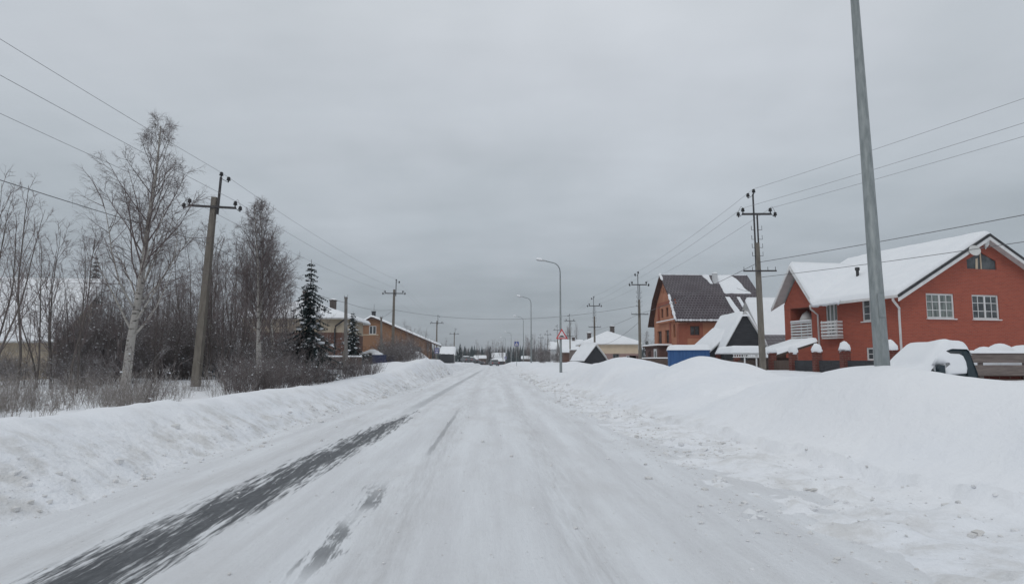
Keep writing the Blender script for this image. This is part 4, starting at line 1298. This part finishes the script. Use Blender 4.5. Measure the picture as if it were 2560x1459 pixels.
# ------------------------------------------------------------------ street lamps and signs
def street_lamp():
    root = thing('street_lamp', '', 'street lamp', (0, 0, 0))
    mb = MB(); mb.tube([(0, 0, -.6), (0, 0, 0), (0, 0, 7.6)], [.115, .112, .05], 10); mb.build('pole', M['galv'], root, True)
    mb = MB(); mb.box(-.05, .05, -.106, -.09, 1.45, 1.80); mb.build('hatch', M['galv'], root)
    mb = MB()
    pts = [(0, 0, 7.6)] + [(-.62 + .62 * math.cos(a), 0, 7.95 + .75 * math.sin(a)) for a in [R(x) for x in (0, 20, 40, 60, 78)]] + [(-1.25, 0, 8.86)]
    mb.tube(pts, [.048, .046, .045, .044, .042, .04, .04], 8); mb.build('arm', M['galv'], root, True)
    mb = MB()
    prof = [(-1.15, .05, .05), (-1.30, .09, .07), (-1.55, .13, .085), (-1.80, .12, .08), (-1.92, .04, .03)]
    rings = []
    for x, hw, hh in prof:
        z = 8.86 + (-1.25 - x) * .13
        rings.append([(x, hw * math.cos(a), z + hh * math.sin(a)) for a in [2 * math.pi * k / 10 for k in range(10)]])
    vs = [p_ for r_ in rings for p_ in r_]
    fs = [(i * 10 + j, i * 10 + (j + 1) % 10, (i + 1) * 10 + (j + 1) % 10, (i + 1) * 10 + j) for i in range(4) for j in range(10)] + [tuple(range(9, -1, -1)), tuple(range(40, 50))]
    mb.add(vs, fs); hd = mb.build('lamp_head', M['lamp_glass'], root, True)
    cover(hd, 'snow_cap', lambda u, v: 8.92 + (-1.25 - u) * .13 - v * v * 2, -1.92, -1.42, -.12, .12, .13, .06, .1)
    return root


lp = street_lamp()
lamps = [(P(2207, 898, 9.6), -1.1, 'near galvanised lamp post cut by the top of the frame'), (P(1402, 898, 52), 0, 'curved street lamp that carries the triangular speed bump sign'),
         (P(1328, 898, 88), 0, 'second curved street lamp beyond the one with the triangular sign'), (P(1308.5, 898, 128), 0, 'third curved street lamp, just right of the crossing sign'),
         (P(1278, 898, 190), 0, 'fourth curved street lamp, left of the crossing sign'), (P(1264, 898, 236), 0, 'fifth curved street lamp, beside the distant two tiered house'),
         (P(1259, 898, 300), 0, 'farthest visible street lamp against the forest')]
for i, (p_, ln, lb) in enumerate(lamps):
    c_ = lp if i == 0 else copy_tree(lp)
    c_.location = (p_.x, p_.y, gz(p_.x, p_.y) - (.75 if i == 0 else .05)); c_.rotation_euler = (0, R(ln), 0)
    if i > 3: c_.location.z = (.3, .3, .3)[i - 4]
    c_['label'] = lb; c_['group'] = 'street lamps along the right side'


def tri_sign(center, side, label):
    t = thing('warning_sign', label, 'road sign', center)
    fS = lambda u, v, w: (u, w, v)
    def tri(s): h = s * math.sqrt(3) / 2; return [(-s / 2, -h / 3), (s / 2, -h / 3), (0, 2 * h / 3)]
    mb = MB(); mb.prism(tri(side), 0, .025, fS); mb.build('border', M['sign_red'], t)
    mb = MB(); mb.prism(tri(side * .70), -.006, -.002, fS); mb.build('face', M['sign_white'], t)
    h = side * .5
    bump_ = [(-.27 * side, -.145 * side), (.27 * side, -.145 * side), (.27 * side, -.115 * side)] + [(.19 * side * math.cos(a), -.115 * side + .105 * side * math.sin(a)) for a in [math.pi * k / 8 for k in range(9)]] + [(-.27 * side, -.115 * side)]
    mb = MB(); mb.prism(bump_, -.011, -.008, fS); mb.build('hump_symbol', M['sign_black'], t)
    mb = MB(); mb.box(-.12, .12, .027, .12, -.1, -.05); mb.build('bracket', M['galv'], t)
    return t


c_ = P(1404.5, 838, 51.8)
tri_sign((c_.x, 51.8, c_.z), .94, 'red bordered white triangle speed bump sign fixed to a lamp post')


def square_sign(name, px, py, Y, s, label, bus=False, b_=None):
    c_ = P(px, py, Y); z0 = gz(c_.x, Y) - .3
    t = thing(name, label, 'road sign', (c_.x, Y, z0))
    H = c_.z - z0
    fS = lambda u, v, w: (u, w, v + H)
    hgt = s * (1.35 if bus else 1)
    mb = MB(); mb.tube([(0, .05, 0), (0, .05, H + s * .4)], .035, 8); mb.build('post', M['galv'], t)
    mb = MB(); mb.prism([(-s / 2, -hgt / 2), (s / 2, -hgt / 2), (s / 2, hgt / 2), (-s / 2, hgt / 2)], -.02, .0, fS); mb.build('plate', M['sign_white'], t)
    k = .46
    mb = MB(); mb.prism([(-s * k, -hgt * k), (s * k, -hgt * k), (s * k, hgt * k), (-s * k, hgt * k)], -.026, -.022, fS); mb.build('blue_field', M['sign_blue'], t)
    mb = MB()
    if bus:
        mb.prism([(-s * .34, -hgt * .02), (s * .34, -hgt * .02), (s * .34, hgt * .34), (-s * .34, hgt * .34)], -.031, -.028, fS)
        mb.prism([(-s * .30, -hgt * .36), (s * .30, -hgt * .36), (s * .30, -hgt * .18), (-s * .30, -hgt * .18)], -.031, -.028, fS)
        mb.build('white_panel', M['sign_white'], t)
        mb = MB(); mb.prism([(-s * .28, hgt * .12), (s * .28, hgt * .12), (s * .28, hgt * .28), (-s * .28, hgt * .28)], -.036, -.033, fS)
        mb.build('bus_symbol', M['sign_blue'], t)
    else:
        mb.prism([(-s * .36, -s * .32), (s * .36, -s * .32), (0, s * .36)], -.031, -.028, fS); mb.build('white_triangle', M['sign_white'], t)
        mb = MB()
        f = lambda pts: mb.prism([(u * s, v * s) for u, v in pts], -.036, -.033, fS)
        f([(-.03, .12), (.03, .12), (.04, .17), (0, .21), (-.04, .17)]); f([(-.05, -.08), (.06, -.08), (.05, .10), (-.04, .10)])
        f([(-.05, -.08), (.0, -.08), (-.12, -.28), (-.17, -.28)]); f([(.0, -.08), (.06, -.08), (.15, -.28), (.09, -.28)])
        for k in range(4): f([(-.30 + .17 * k, -.32), (-.22 + .17 * k, -.32), (-.22 + .17 * k, -.285), (-.30 + .17 * k, -.285)])
        mb.build('walker_symbol', M['sign_black'], t)
    return t


square_sign('crossing_sign', 1291.5, 859, 108, .78, 'blue square pedestrian crossing sign with white triangle on thin post')
square_sign('bus_stop_sign', 1092, 876, 95, .62, 'blue and white bus stop sign left of the road before the snowy garage', True)
square_sign('bus_stop_sign', 1264, 894, 200, .65, 'small distant blue and white sign at the foot of the fifth lamp', True)

o = P(930, 898, 55); bz = gz(o.x, 55) - .3
t = thing('waste_bin', 'blue waste bin with a snow covered lid beside the road bank', 'bin', (o.x, 55, bz), R(-5))
zt = 1.72 - bz
mb = MB(); mb.add([(.05, .05, 0), (.95, .05, 0), (.95, .75, 0), (.05, .75, 0), (0, 0, zt), (1, 0, zt), (1, .8, zt), (0, .8, zt)], [(0, 1, 2, 3), (0, 1, 5, 4), (1, 2, 6, 5), (2, 3, 7, 6), (3, 0, 4, 7)]); mb.build('body', M['navy'], t)
mb = MB(); mb.box(-.03, 1.03, -.03, .83, zt, zt + .06); ld = mb.build('lid', M['navy'], t)
cover(ld, 'snow', lambda u, v: zt + .062, -.03, .75, -.02, .8, .22, .1, .25)


# ------------------------------------------------------------------ trees
def frame(d):
    a = Vector((0, 0, 1)) if abs(d.z) < .95 else Vector((1, 0, 0))
    u = d.cross(a).normalized()
    return u, d.cross(u).normalized()


def limb(rng, mb, p, d, L, r0, r1, nseg, wob, pull, sides, mi=0):
    pts, rad = [Vector(p)], [r0]
    d = Vector(d).normalized(); dirs = [d]
    for i in range(nseg):
        d = (d + Vector((rng.gauss(0, wob), rng.gauss(0, wob), rng.gauss(0, wob) + pull))).normalized()
        pts.append(pts[-1] + d * L / nseg); rad.append(r0 + (r1 - r0) * (i + 1) / nseg); dirs.append(d)
    mb.tube(pts, rad, sides, mi, cap=False)
    return pts, dirs, rad


def at(pts, dirs, t):
    k = t * (len(pts) - 1); i = min(int(k), len(pts) - 2)
    return pts[i].lerp(pts[i + 1], k - i), dirs[min(i + 1, len(dirs) - 1)]


def bare_tree(seed, H, r, n1, a1, l1, n2, n3, n4, cb, lean=(0, 0), wob=.05, droop=-.05, twr=.005, flecks=0, pull1=.09, tipw=.6):
    rng = random.Random(seed)
    tk, cn = MB(), MB()
    d0 = Vector((lean[0], lean[1], 1))
    pts, dirs, rad = limb(rng, tk, (0, 0, -.4), d0, H + .4, r, r * .12, 14, wob, .04, 8)
    az = rng.uniform(0, 6.28)
    ends = []
    for i in range(n1):
        t = cb + (1 - cb) * (i + rng.random() * .8) / n1
        t = min(t, .985)
        p, d = at(pts, dirs, t)
        az += 2.4 + rng.gauss(0, .4)
        u, w = frame(d)
        sp = R(a1 * rng.uniform(.75, 1.2))
        dd = d * math.cos(sp) + (u * math.cos(az) + w * math.sin(az)) * math.sin(sp)
        L1 = H * l1 * (1 - (t - cb) / (1 - cb)) ** tipw * rng.uniform(.65, 1.15) + H * .05
        rr = max(.005, r * (1 - t) * .30 + .005)
        p1, d1, _ = limb(rng, cn, p, dd, L1, rr, .005, 7, .09, pull1, 5 if rr > .012 else 4, 1 if rr > .032 else 0)
        for j in range(max(2, int(n2 * (.45 + L1 / (H * l1))))):
            t2 = rng.uniform(.15, 1)
            q, e = at(p1, d1, t2)
            u, w = frame(e); a = rng.uniform(0, 6.28); sp = R(rng.uniform(25, 55))
            ee = e * math.cos(sp) + (u * math.cos(a) + w * math.sin(a)) * math.sin(sp)
            L2 = L1 * .42 * (1.15 - t2 * .6) * rng.uniform(.6, 1.2)
            p2, d2, _ = limb(rng, cn, q, ee, L2, max(twr * 1.3, rr * .35), twr * .8, 4, .10, .02, 3)
            for k in range(n3):
                t3 = rng.uniform(.15, 1)
                s, h = at(p2, d2, t3)
                u, w = frame(h); a = rng.uniform(0, 6.28); sp = R(rng.uniform(20, 55))
                hh = h * math.cos(sp) + (u * math.cos(a) + w * math.sin(a)) * math.sin(sp)
                L3 = rng.uniform(.5, 1.1) * max(.22, L2 * .5)
                p3, d3, _ = limb(rng, cn, s, hh, L3, twr, twr * .6, 3, .10, droop, 3)
                if flecks and rng.random() < flecks:
                    cn.blob(p3[1], rng.uniform(.02, .045), rng, 2, (1.3, 1.3, .8), 5, 3)
                for m_ in range(n4):
                    s4, h4 = at(p3, d3, rng.uniform(.2, 1))
                    u, w = frame(h4); a = rng.uniform(0, 6.28)
                    h5 = h4 * .8 + (u * math.cos(a) + w * math.sin(a)) * .6
                    limb(rng, cn, s4, h5, L3 * rng.uniform(.35, .7), twr * .8, twr * .5, 2, .1, droop * 1.6, 3)
    return tk, cn


def plant(name, label, cat, tk, cn, tm, cm, loc, rz=0, group=None):
    t = thing(name, label, cat, loc, rz, group)
    tk.build('trunk', tm, t, True)
    cn.build('crown', cm, t, True)
    return t


TW = [M['twig'], M['bark_grey'], M['snow_fleck']]
BW = [M['twig'], M['birch'], M['snow_fleck']]
# the big birch
p_ = P(310, 898, 20)
tk, cn = bare_tree(14, 8.2, .15, 38, 36, .42, 10, 8, 3, .22, (.088, 0), .03, -.09, .0027, pull1=.10, tipw=1.0)
plant('birch_tree', 'tallest birch with pale leaning trunk and bare twigs left of the leaning pole', 'tree', tk, cn, M['birch'], BW, (p_.x, 20, gz(p_.x, 20)), .6)
# slim twin birches
for px, top, sd, ln, lb in ((648, 505, 21, (.015, 0), 'left stem of the slim birch pair beside the big spruce'), (658, 497, 22, (.09, 0), 'right leaning birch of the slim pair beside the big spruce'), (690, 590, 23, (.03, .0), 'slimmer short birch behind the birch pair')):
    Y = {648: 25.0, 658: 25.3, 690: 28.0}[px]
    p_ = P(px, 898, Y); b_ = gz(p_.x, Y); H = (P(px, top, Y).z - b_) * .955
    tk, cn = bare_tree(sd, H, .08, 32, 33, .38, 9, 6, 3, .26, ln, .025, -.03, .0033, pull1=.12, tipw=.85)
    plant('birch_tree', lb, 'tree', tk, cn, M['birch'], BW, (p_.x, Y, b_), sd, 'slim birches')

# saplings
protos = []
for k, (H, r, n1, a1, l1, n2, n3) in enumerate(((6.0, .042, 13, 26, .27, 4, 3), (5.2, .036, 11, 30, .28, 4, 3), (6.8, .046, 14, 24, .24, 4, 3), (4.4, .032, 12, 28, .30, 4, 3), (5.6, .038, 13, 34, .25, 5, 3))):
    tk, cn = bare_tree(40 + k, H, r, n1, a1, l1, n2 + 1, n3 + 1, 1, .22, (0, 0), .045, .0, .0030, pull1=.12)
    protos.append((H, tk.build('trunk', M['bark_grey'], None, True).data, cn.build('crown', TW, None, True).data))
for o_ in list(C.objects):
    if o_.name.split('.')[0] in ('trunk', 'crown') and o_.parent is None and o_.type == 'MESH':
        bpy.data.objects.remove(o_)


def sapling(x, y, H, k, rz, label, group, tilt=0, z=None):
    h0, a, b = protos[k]
    t = thing('bare_sapling', label, 'tree', (x, y, gz(x, y) if z is None else z), rz, group)
    t.rotation_euler = (tilt, tilt * .7, rz)
    t.scale = (H / h0,) * 3
    for nm, me in (('trunk', a), ('crown', b)):
        o_ = bpy.data.objects.new(nm, me); C.objects.link(o_); o_.parent = t


rng = random.Random(77)
LB1, G1 = 'thin bare grey sapling among the close saplings in front of the cabin', 'saplings in front of the cabin'
LB2, G2 = 'thin bare sapling in the dense dark thicket around the leaning power pole', 'saplings of the dense thicket'
LB3, G3 = 'thin bare sapling at the foot of the birch pair and spruce', 'saplings beside the birch pair'
# (px range, Y range, top pixel range, count)
for (x0, x1, y0, y1, t0, t1, n, lb, gr) in ((-50, 75, 16, 24, 430, 520, 6, LB1, G1), (60, 200, 18, 26, 500, 620, 6, LB1, G1), (-40, 230, 22, 28, 660, 780, 4, LB1, G1), (225, 330, 25, 34, 610, 740, 12, LB1, G1), (330, 470, 27, 42, 620, 760, 34, LB2, G2), (440, 625, 28, 44, 565, 740, 36, LB2, G2), (600, 800, 33, 44, 680, 820, 20, LB3, G3)):
    for i in range(n):
        px = rng.uniform(x0, x1); Y = rng.uniform(y0, y1)
        p_ = P(px, 898, Y); tp = t0 + (t1 - t0) * rng.random() ** .8
        zt = P(px, tp, Y).z; b_ = gz(p_.x, Y)
        sapling(p_.x, Y, max(1.5, zt - b_), rng.randrange(5), rng.uniform(0, 6.28), lb, gr, rng.gauss(0, .03))
for (x0, x1, y0, y1, t0, t1, n, lb, gr) in ((985, 1072, 92, 104, 800, 842, 12, 'bare tree showing above the long roof of the brown house', 'trees behind the brown house'),
                                            (1100, 1135, 130, 150, 840, 875, 6, 'bare tree behind the snowy garage', 'trees behind the snowy garage'),
                                            (1418, 1470, 126, 140, 785, 830, 7, 'tall bare tree behind the bungalow and power pole', 'trees behind the bungalow'),
                                            (1312, 1420, 150, 215, 835, 868, 46, 'bare brown tree of the thicket behind the lamp posts', 'brown thicket on the right'),
                                            (1605, 1640, 80, 100, 825, 850, 7, 'bare tree left of the orange house behind the yard fence', 'trees left of the orange house'),
                                            (1190, 1300, 215, 300, 848, 872, 22, 'distant bare tree before the forest at the road end', 'trees at the road end')):
    for i in range(n):
        px = rng.uniform(x0, x1); Y = rng.uniform(y0, y1)
        p_ = P(px, 898, Y); zt = P(px, rng.uniform(t0, t1), Y).z; b_ = gz(p_.x, Y) if Y < 170 else gz(p_.x, Y)
        sapling(p_.x, Y, max(2, zt - b_), rng.randrange(5), rng.uniform(0, 6.28), lb, gr)


# shrubs
def shrub_mesh(seed, H, n, spread, flecks, br=5, twr=.005, tm='twig_dark'):
    rng = random.Random(seed); mb = MB()
    for i in range(n):
        a = rng.uniform(0, 6.28); r_ = rng.uniform(0, .35) * spread
        d = Vector((math.cos(a) * rng.uniform(.05, .45) * spread, math.sin(a) * rng.uniform(.05, .45) * spread, 1))
        L = H * rng.uniform(.55, 1.05)
        p1, d1, _ = limb(rng, mb, (r_ * math.cos(a), r_ * math.sin(a), -.15), d, L, twr * 1.6, twr * .7, 6, .07, .0, 3)
        for j in range(br):
            q, e = at(p1, d1, rng.uniform(.25, 1)); u, w = frame(e); b = rng.uniform(0, 6.28)
            p2, d2, _ = limb(rng, mb, q, e * .8 + (u * math.cos(b) + w * math.sin(b)) * .6, L * rng.uniform(.18, .4), twr, twr * .6, 3, .12, .03, 3)
            if rng.random() < flecks:
                mb.blob(p2[rng.randrange(1, 3)], rng.uniform(.008, .024), rng, 1, (1.5, 1.5, .8), 5, 3)
            for k in range(2):
                s, h = at(p2, d2, rng.uniform(.3, 1)); u, w = frame(h); b = rng.uniform(0, 6.28)
                limb(rng, mb, s, h * .8 + (u * math.cos(b) + w * math.sin(b)) * .6, L * .13, twr * .8, twr * .5, 2, .1, .02, 3)
    me_o = mb.build('shrub', [M[tm], M['snow_fleck']], None, True)
    me = me_o.data; bpy.data.objects.remove(me_o)
    return me


SH = [shrub_mesh(60, 1.3, 17, 1.1, .05, 3), shrub_mesh(61, 1.2, 19, .9, .04, 2), shrub_mesh(62, 1.5, 15, 1.3, .08, 3)]      # clear stems
SP = [shrub_mesh(64, 1.2, 15, 1.2, .06, 4, .0045, 'twig_pale'), shrub_mesh(65, 1.0, 12, 1.5, .06, 4, .0045, 'twig_pale')]      # pale dry scrub
SD = [shrub_mesh(70, 2.4, 26, 1.5, .28, 9, .0058), shrub_mesh(71, 2.1, 30, 1.4, .28, 9, .0058), shrub_mesh(72, 2.8, 24, 1.3, .22, 10, .0058)]  # dense, snow flecked


def shrub(me, x, y, sc, label, group):
    o = bpy.data.objects.new('bare_shrub', me); C.objects.link(o)
    o.location = (x, y, gz(x, y)); o.rotation_euler = (0, 0, rng.uniform(0, 6.28)); o.scale = (sc, sc, sc * rng.uniform(.85, 1.15))
    tag(o, label, 'shrub', group)


for i in range(92):     # stems along the back of the left bank, between birches and grey post
    px = rng.uniform(570, 992); Y = np.interp(px, [560, 760, 975], [19.5, 23.5, 34]) + rng.uniform(-1.5, 6)
    p_ = P(px, 898, Y)
    shrub(rng.choice(SH), min(p_.x, -6.7), Y, rng.uniform(.6, 1.0) * np.interp(px, [560, 860, 975], [1.0, .95, .85]), 'leafless brown stems growing behind the left snow bank towards the grey post', 'stems behind the left bank')
for i in range(46):     # nearer clumps on the left
    px = rng.uniform(-40, 560); Y = np.interp(px, [0, 300, 560], [12, 15, 19]) + rng.uniform(-1, 5)
    p_ = P(px, 898, Y)
    shrub(rng.choice(SP), min(p_.x, -7.2), Y, rng.uniform(.35, .7), 'low scrubby shrub near the left snow bank below the big birch', 'near scrub on the left')
for i in range(50):     # dense undergrowth
    px = rng.uniform(200, 800) if i > 8 else rng.uniform(120, 330); Y = rng.uniform(27, 40) if px > 250 else rng.uniform(21, 28)
    p_ = P(px, 898, Y)
    shrub(rng.choice(SD), p_.x, Y, rng.uniform(.7, 1.15) * (1.25 if 250 < px < 600 else .95 if px > 250 else .55), 'dense snow flecked shrub of the dark undergrowth between the saplings', 'dark undergrowth on the left')
for i in range(9):
    px = rng.uniform(185, 275); p_ = P(px, 898, rng.uniform(26, 29))
    shrub(rng.choice(SD), p_.x, p_.y, rng.uniform(1.0, 1.35), 'dense snow flecked shrub of the dark undergrowth between the saplings', 'dark undergrowth on the left')
for i in range(20):     # olive mass at the cabin wall
    px = rng.uniform(-60, 250); p_ = P(px, 898, rng.uniform(23, 28))
    shrub(rng.choice(SD), p_.x, p_.y, rng.uniform(.35, .6), 'snow dusted shrub hiding the wall of the cabin behind the saplings', 'shrubs before the cabin')
for i in range(44):     # pale dry scrub spilling over the bank
    px = rng.uniform(-40, 400); Y = rng.uniform(10.5, 14) + px / 200
    p_ = P(px, 898, Y)
    shrub(rng.choice(SP), min(p_.x, -6.1), Y, rng.uniform(.3, .7), 'low scrubby shrub near the left snow bank below the big birch', 'near scrub on the left')
for i in range(16):     # in front of the brown house
    px = rng.uniform(965, 1045); Y = rng.uniform(56, 70)
    p_ = P(px, 898, Y)
    shrub(rng.choice(SD), p_.x, Y, rng.uniform(.8, 1.15), 'dense bare shrub in front of the brown house', 'shrubs before the brown house')
for i in range(12):
    px = rng.uniform(1335, 1440); Y = rng.uniform(95, 130)
    p_ = P(px, 898, Y)
    shrub(rng.choice(SD), p_.x, Y, rng.uniform(.6, 1.0), 'low brown shrub beyond the lamp post with the triangular sign', 'shrubs on the right verge')
p_ = P(345, 898, 14.2)
shrub(SH[2], p_.x, 14.2, .95, 'reddish brown broken shrub in front of the big birch trunk', 'near scrub on the left')


# spruces
def spruce_mesh(seed, H, Rm, dens=1.0, snow=.3):
    rng = random.Random(seed); mb = MB()
    z = .25
    while z < H * .985:
        k = 1 - z / H
        nb = max(4, int((5 + 4 * k) * dens)); a0 = rng.uniform(0, 6.28); wf = rng.uniform(.72, 1.18); off = rng.uniform(0, 6.28)
        for i in range(nb):
            a = a0 + 6.283 * i / nb + rng.gauss(0, .15)
            L = Rm * (k ** .8) * rng.uniform(.55, 1.2) * wf * (1 + .16 * math.cos(a - off)) + .06
            ca, sa = math.cos(a), math.sin(a)
            s = .04
            while s < L:
                t = s / L
                zz = z + .16 * k - L * (.50 * t + .28 * t * t - .26 * t ** 3)
                for sd in (-1, 1):
                    ln = (.10 + .20 * (1 - t)) * (.6 + .6 * k) * rng.uniform(.6, 1.2); w = rng.uniform(.035, .06)
                    ang = a + sd * rng.uniform(.5, 1.1)
                    p = Vector((ca * s, sa * s, zz)); e = p + Vector((math.cos(ang) * ln, math.sin(ang) * ln, -ln * rng.uniform(.15, .6)))
                    m_ = (p + e) / 2; q = Vector((-math.sin(ang), math.cos(ang), 0)) * w
                    mb.add([p, m_ - q, e, m_ + q + Vector((0, 0, .02))], [(0, 1, 2, 3)], 0)
                    if rng.random() < .5:
                        mb.add([m_ - q * .6, m_ + q * .6, m_ + Vector((rng.uniform(-.03, .03), rng.uniform(-.03, .03), -ln * .8))], [(0, 1, 2)], 0)
                    if rng.random() < snow * .6 * (.25 + .75 * t):
                        mb.add([p + Vector((0, 0, .03)), m_ - q + Vector((0, 0, .012)), e + Vector((0, 0, .012)), m_ + q + Vector((0, 0, .04))], [(0, 1, 2, 3)], 1)
                if rng.random() < snow * .36 * t:
                    mb.blob((ca * s, sa * s, zz + .03), rng.uniform(.05, .13) * (.5 + k), rng, 1, (1.2, 1.2, .5), 6, 3)
                s += .075
        z += rng.uniform(.15, .27) * (H / 6) ** .5
    tk = MB(); tk.tube([(0, 0, -.4), (0, 0, H)], [H * .018, .008], 7)
    return tk, mb


for px, top, Y, Rm, dn, sn, lb, sd in ((771, 648, 29, 1.45, 1.15, .15, 'tall dark spruce with drooping snowy boughs beside the beige house', 1), (880, 778, 49, 1.3, 1.1, .34, 'smaller snowy spruce behind the plain grey post', 2),
                                       (226, 638, 42, 1.5, 1, .1, 'dark spruce tip rising behind the cabin roof', 3), (1618, 850, 72, .9, 1, .2, 'small dark spruce left of the orange house', 4)):
    p_ = P(px, 898, Y); b_ = gz(p_.x, Y)
    tk, cn = spruce_mesh(sd, P(px, top, Y).z - b_, Rm, dn, sn)
    plant('spruce_tree', lb, 'tree', tk, cn, M['bark_grey'], [M['needle'], M['snow_fleck']], (p_.x, Y, b_), 0, 'spruces')

# a spruce standing alone before the forest
fm = None
for px, top, Y, lb in ((1150, 856, 210, 'dark spruce standing before the forest left of the road end'), (1226, 862, 330, 'tall spruce of the forest edge above the distant house'), (1078, 858, 180, 'small dark spruce beyond the brown house eave')):
    p_ = P(px, 898, Y); b_ = gz(p_.x, Y); H = P(px, top, Y).z - b_
    if fm is None:
        tk, cn = spruce_mesh(9, H, 1.7, .8, .06)
        t = plant('spruce_tree', lb, 'tree', tk, cn, M['bark_grey'], [M['needle'], M['snow_fleck']], (p_.x, Y, b_), 0, 'far spruces'); fm = (t, H)
    else:
        t = copy_tree(fm[0]); t.location = (p_.x, Y, b_); t.scale = (H / fm[1],) * 3; t['label'] = lb

# the far forest: one mass
rng = random.Random(99); mb = MB()
for i in range(2600):
    Y = rng.uniform(350, 520); X = rng.uniform(-330, 330) if i % 2 else rng.uniform(-70, 130)
    b_ = -3.6 + rng.uniform(-.3, .3)
    H = rng.uniform(9, 13.2) * (1.0 if abs(X) < 60 else 1.0)
    if rng.random() < .55:
        w = H * rng.uniform(.11, .16); n = 6
        for k in range(n):
            z0 = b_ + H * (.08 + .92 * k / n); z1 = b_ + H * min(1, (.08 + .92 * (k + 1.5) / n)); r0 = w * (1 - k / n)
            m_ = 7; a0 = rng.uniform(0, 6)
            vs = [(X + r0 * rng.uniform(.75, 1.2) * math.cos(a0 + 6.283 * j / m_), Y + r0 * math.sin(a0 + 6.283 * j / m_), z0 + rng.uniform(-.3, .2)) for j in range(m_)] + [(X, Y, z1)]
            mb.add(vs, [(j, (j + 1) % m_, m_) for j in range(m_)], 0)
    else:
        H *= .92
        mb.tube([(X, Y, b_), (X + rng.uniform(-.2, .2), Y, b_ + H)], [.12, .02], 3, 1, cap=False)
        for k in range(20):
            a = rng.uniform(0, 6.283); z0 = b_ + H * rng.uniform(.2, .9); L = H * rng.uniform(.1, .22)
            e = Vector((X + L * .5 * math.cos(a), Y + L * .5 * math.sin(a), z0 + L * .9))
            mb.tube([(X, Y, z0), e], [.06, .02], 3, 1, cap=False)
            for q_ in range(3):
                a2 = rng.uniform(0, 6.283); m2 = Vector((X, Y, z0)).lerp(e, rng.uniform(.3, 1))
                mb.tube([m2, m2 + Vector((.5 * math.cos(a2), .5 * math.sin(a2), .8))], [.04, .02], 3, 1, cap=False)
tag(mb.build('forest', [M['needle'], M['twig_dark']]), 'dark mixed forest closing the view at the end of the road', 'forest', kind='stuff')

# ------------------------------------------------------------------ winter haze
HAZE = 0.00045
if HAZE:
    mb = MB(); mb.box(-420, 420, -45, 640, -8, 16)
    m = bpy.data.materials.new('winter air'); m.use_nodes = True
    nt = m.node_tree; nt.nodes.clear()
    pv = nt.nodes.new('ShaderNodeVolumePrincipled'); pv.inputs['Density'].default_value = HAZE
    pv.inputs['Color'].default_value = (.86, .90, .96, 1); pv.inputs['Anisotropy'].default_value = .2
    nt.links.new(pv.outputs[0], nt.nodes.new('ShaderNodeOutputMaterial').inputs['Volume'])
    tag(mb.build('haze', m), 'thin grey winter haze lying over the whole street', 'haze', kind='stuff')
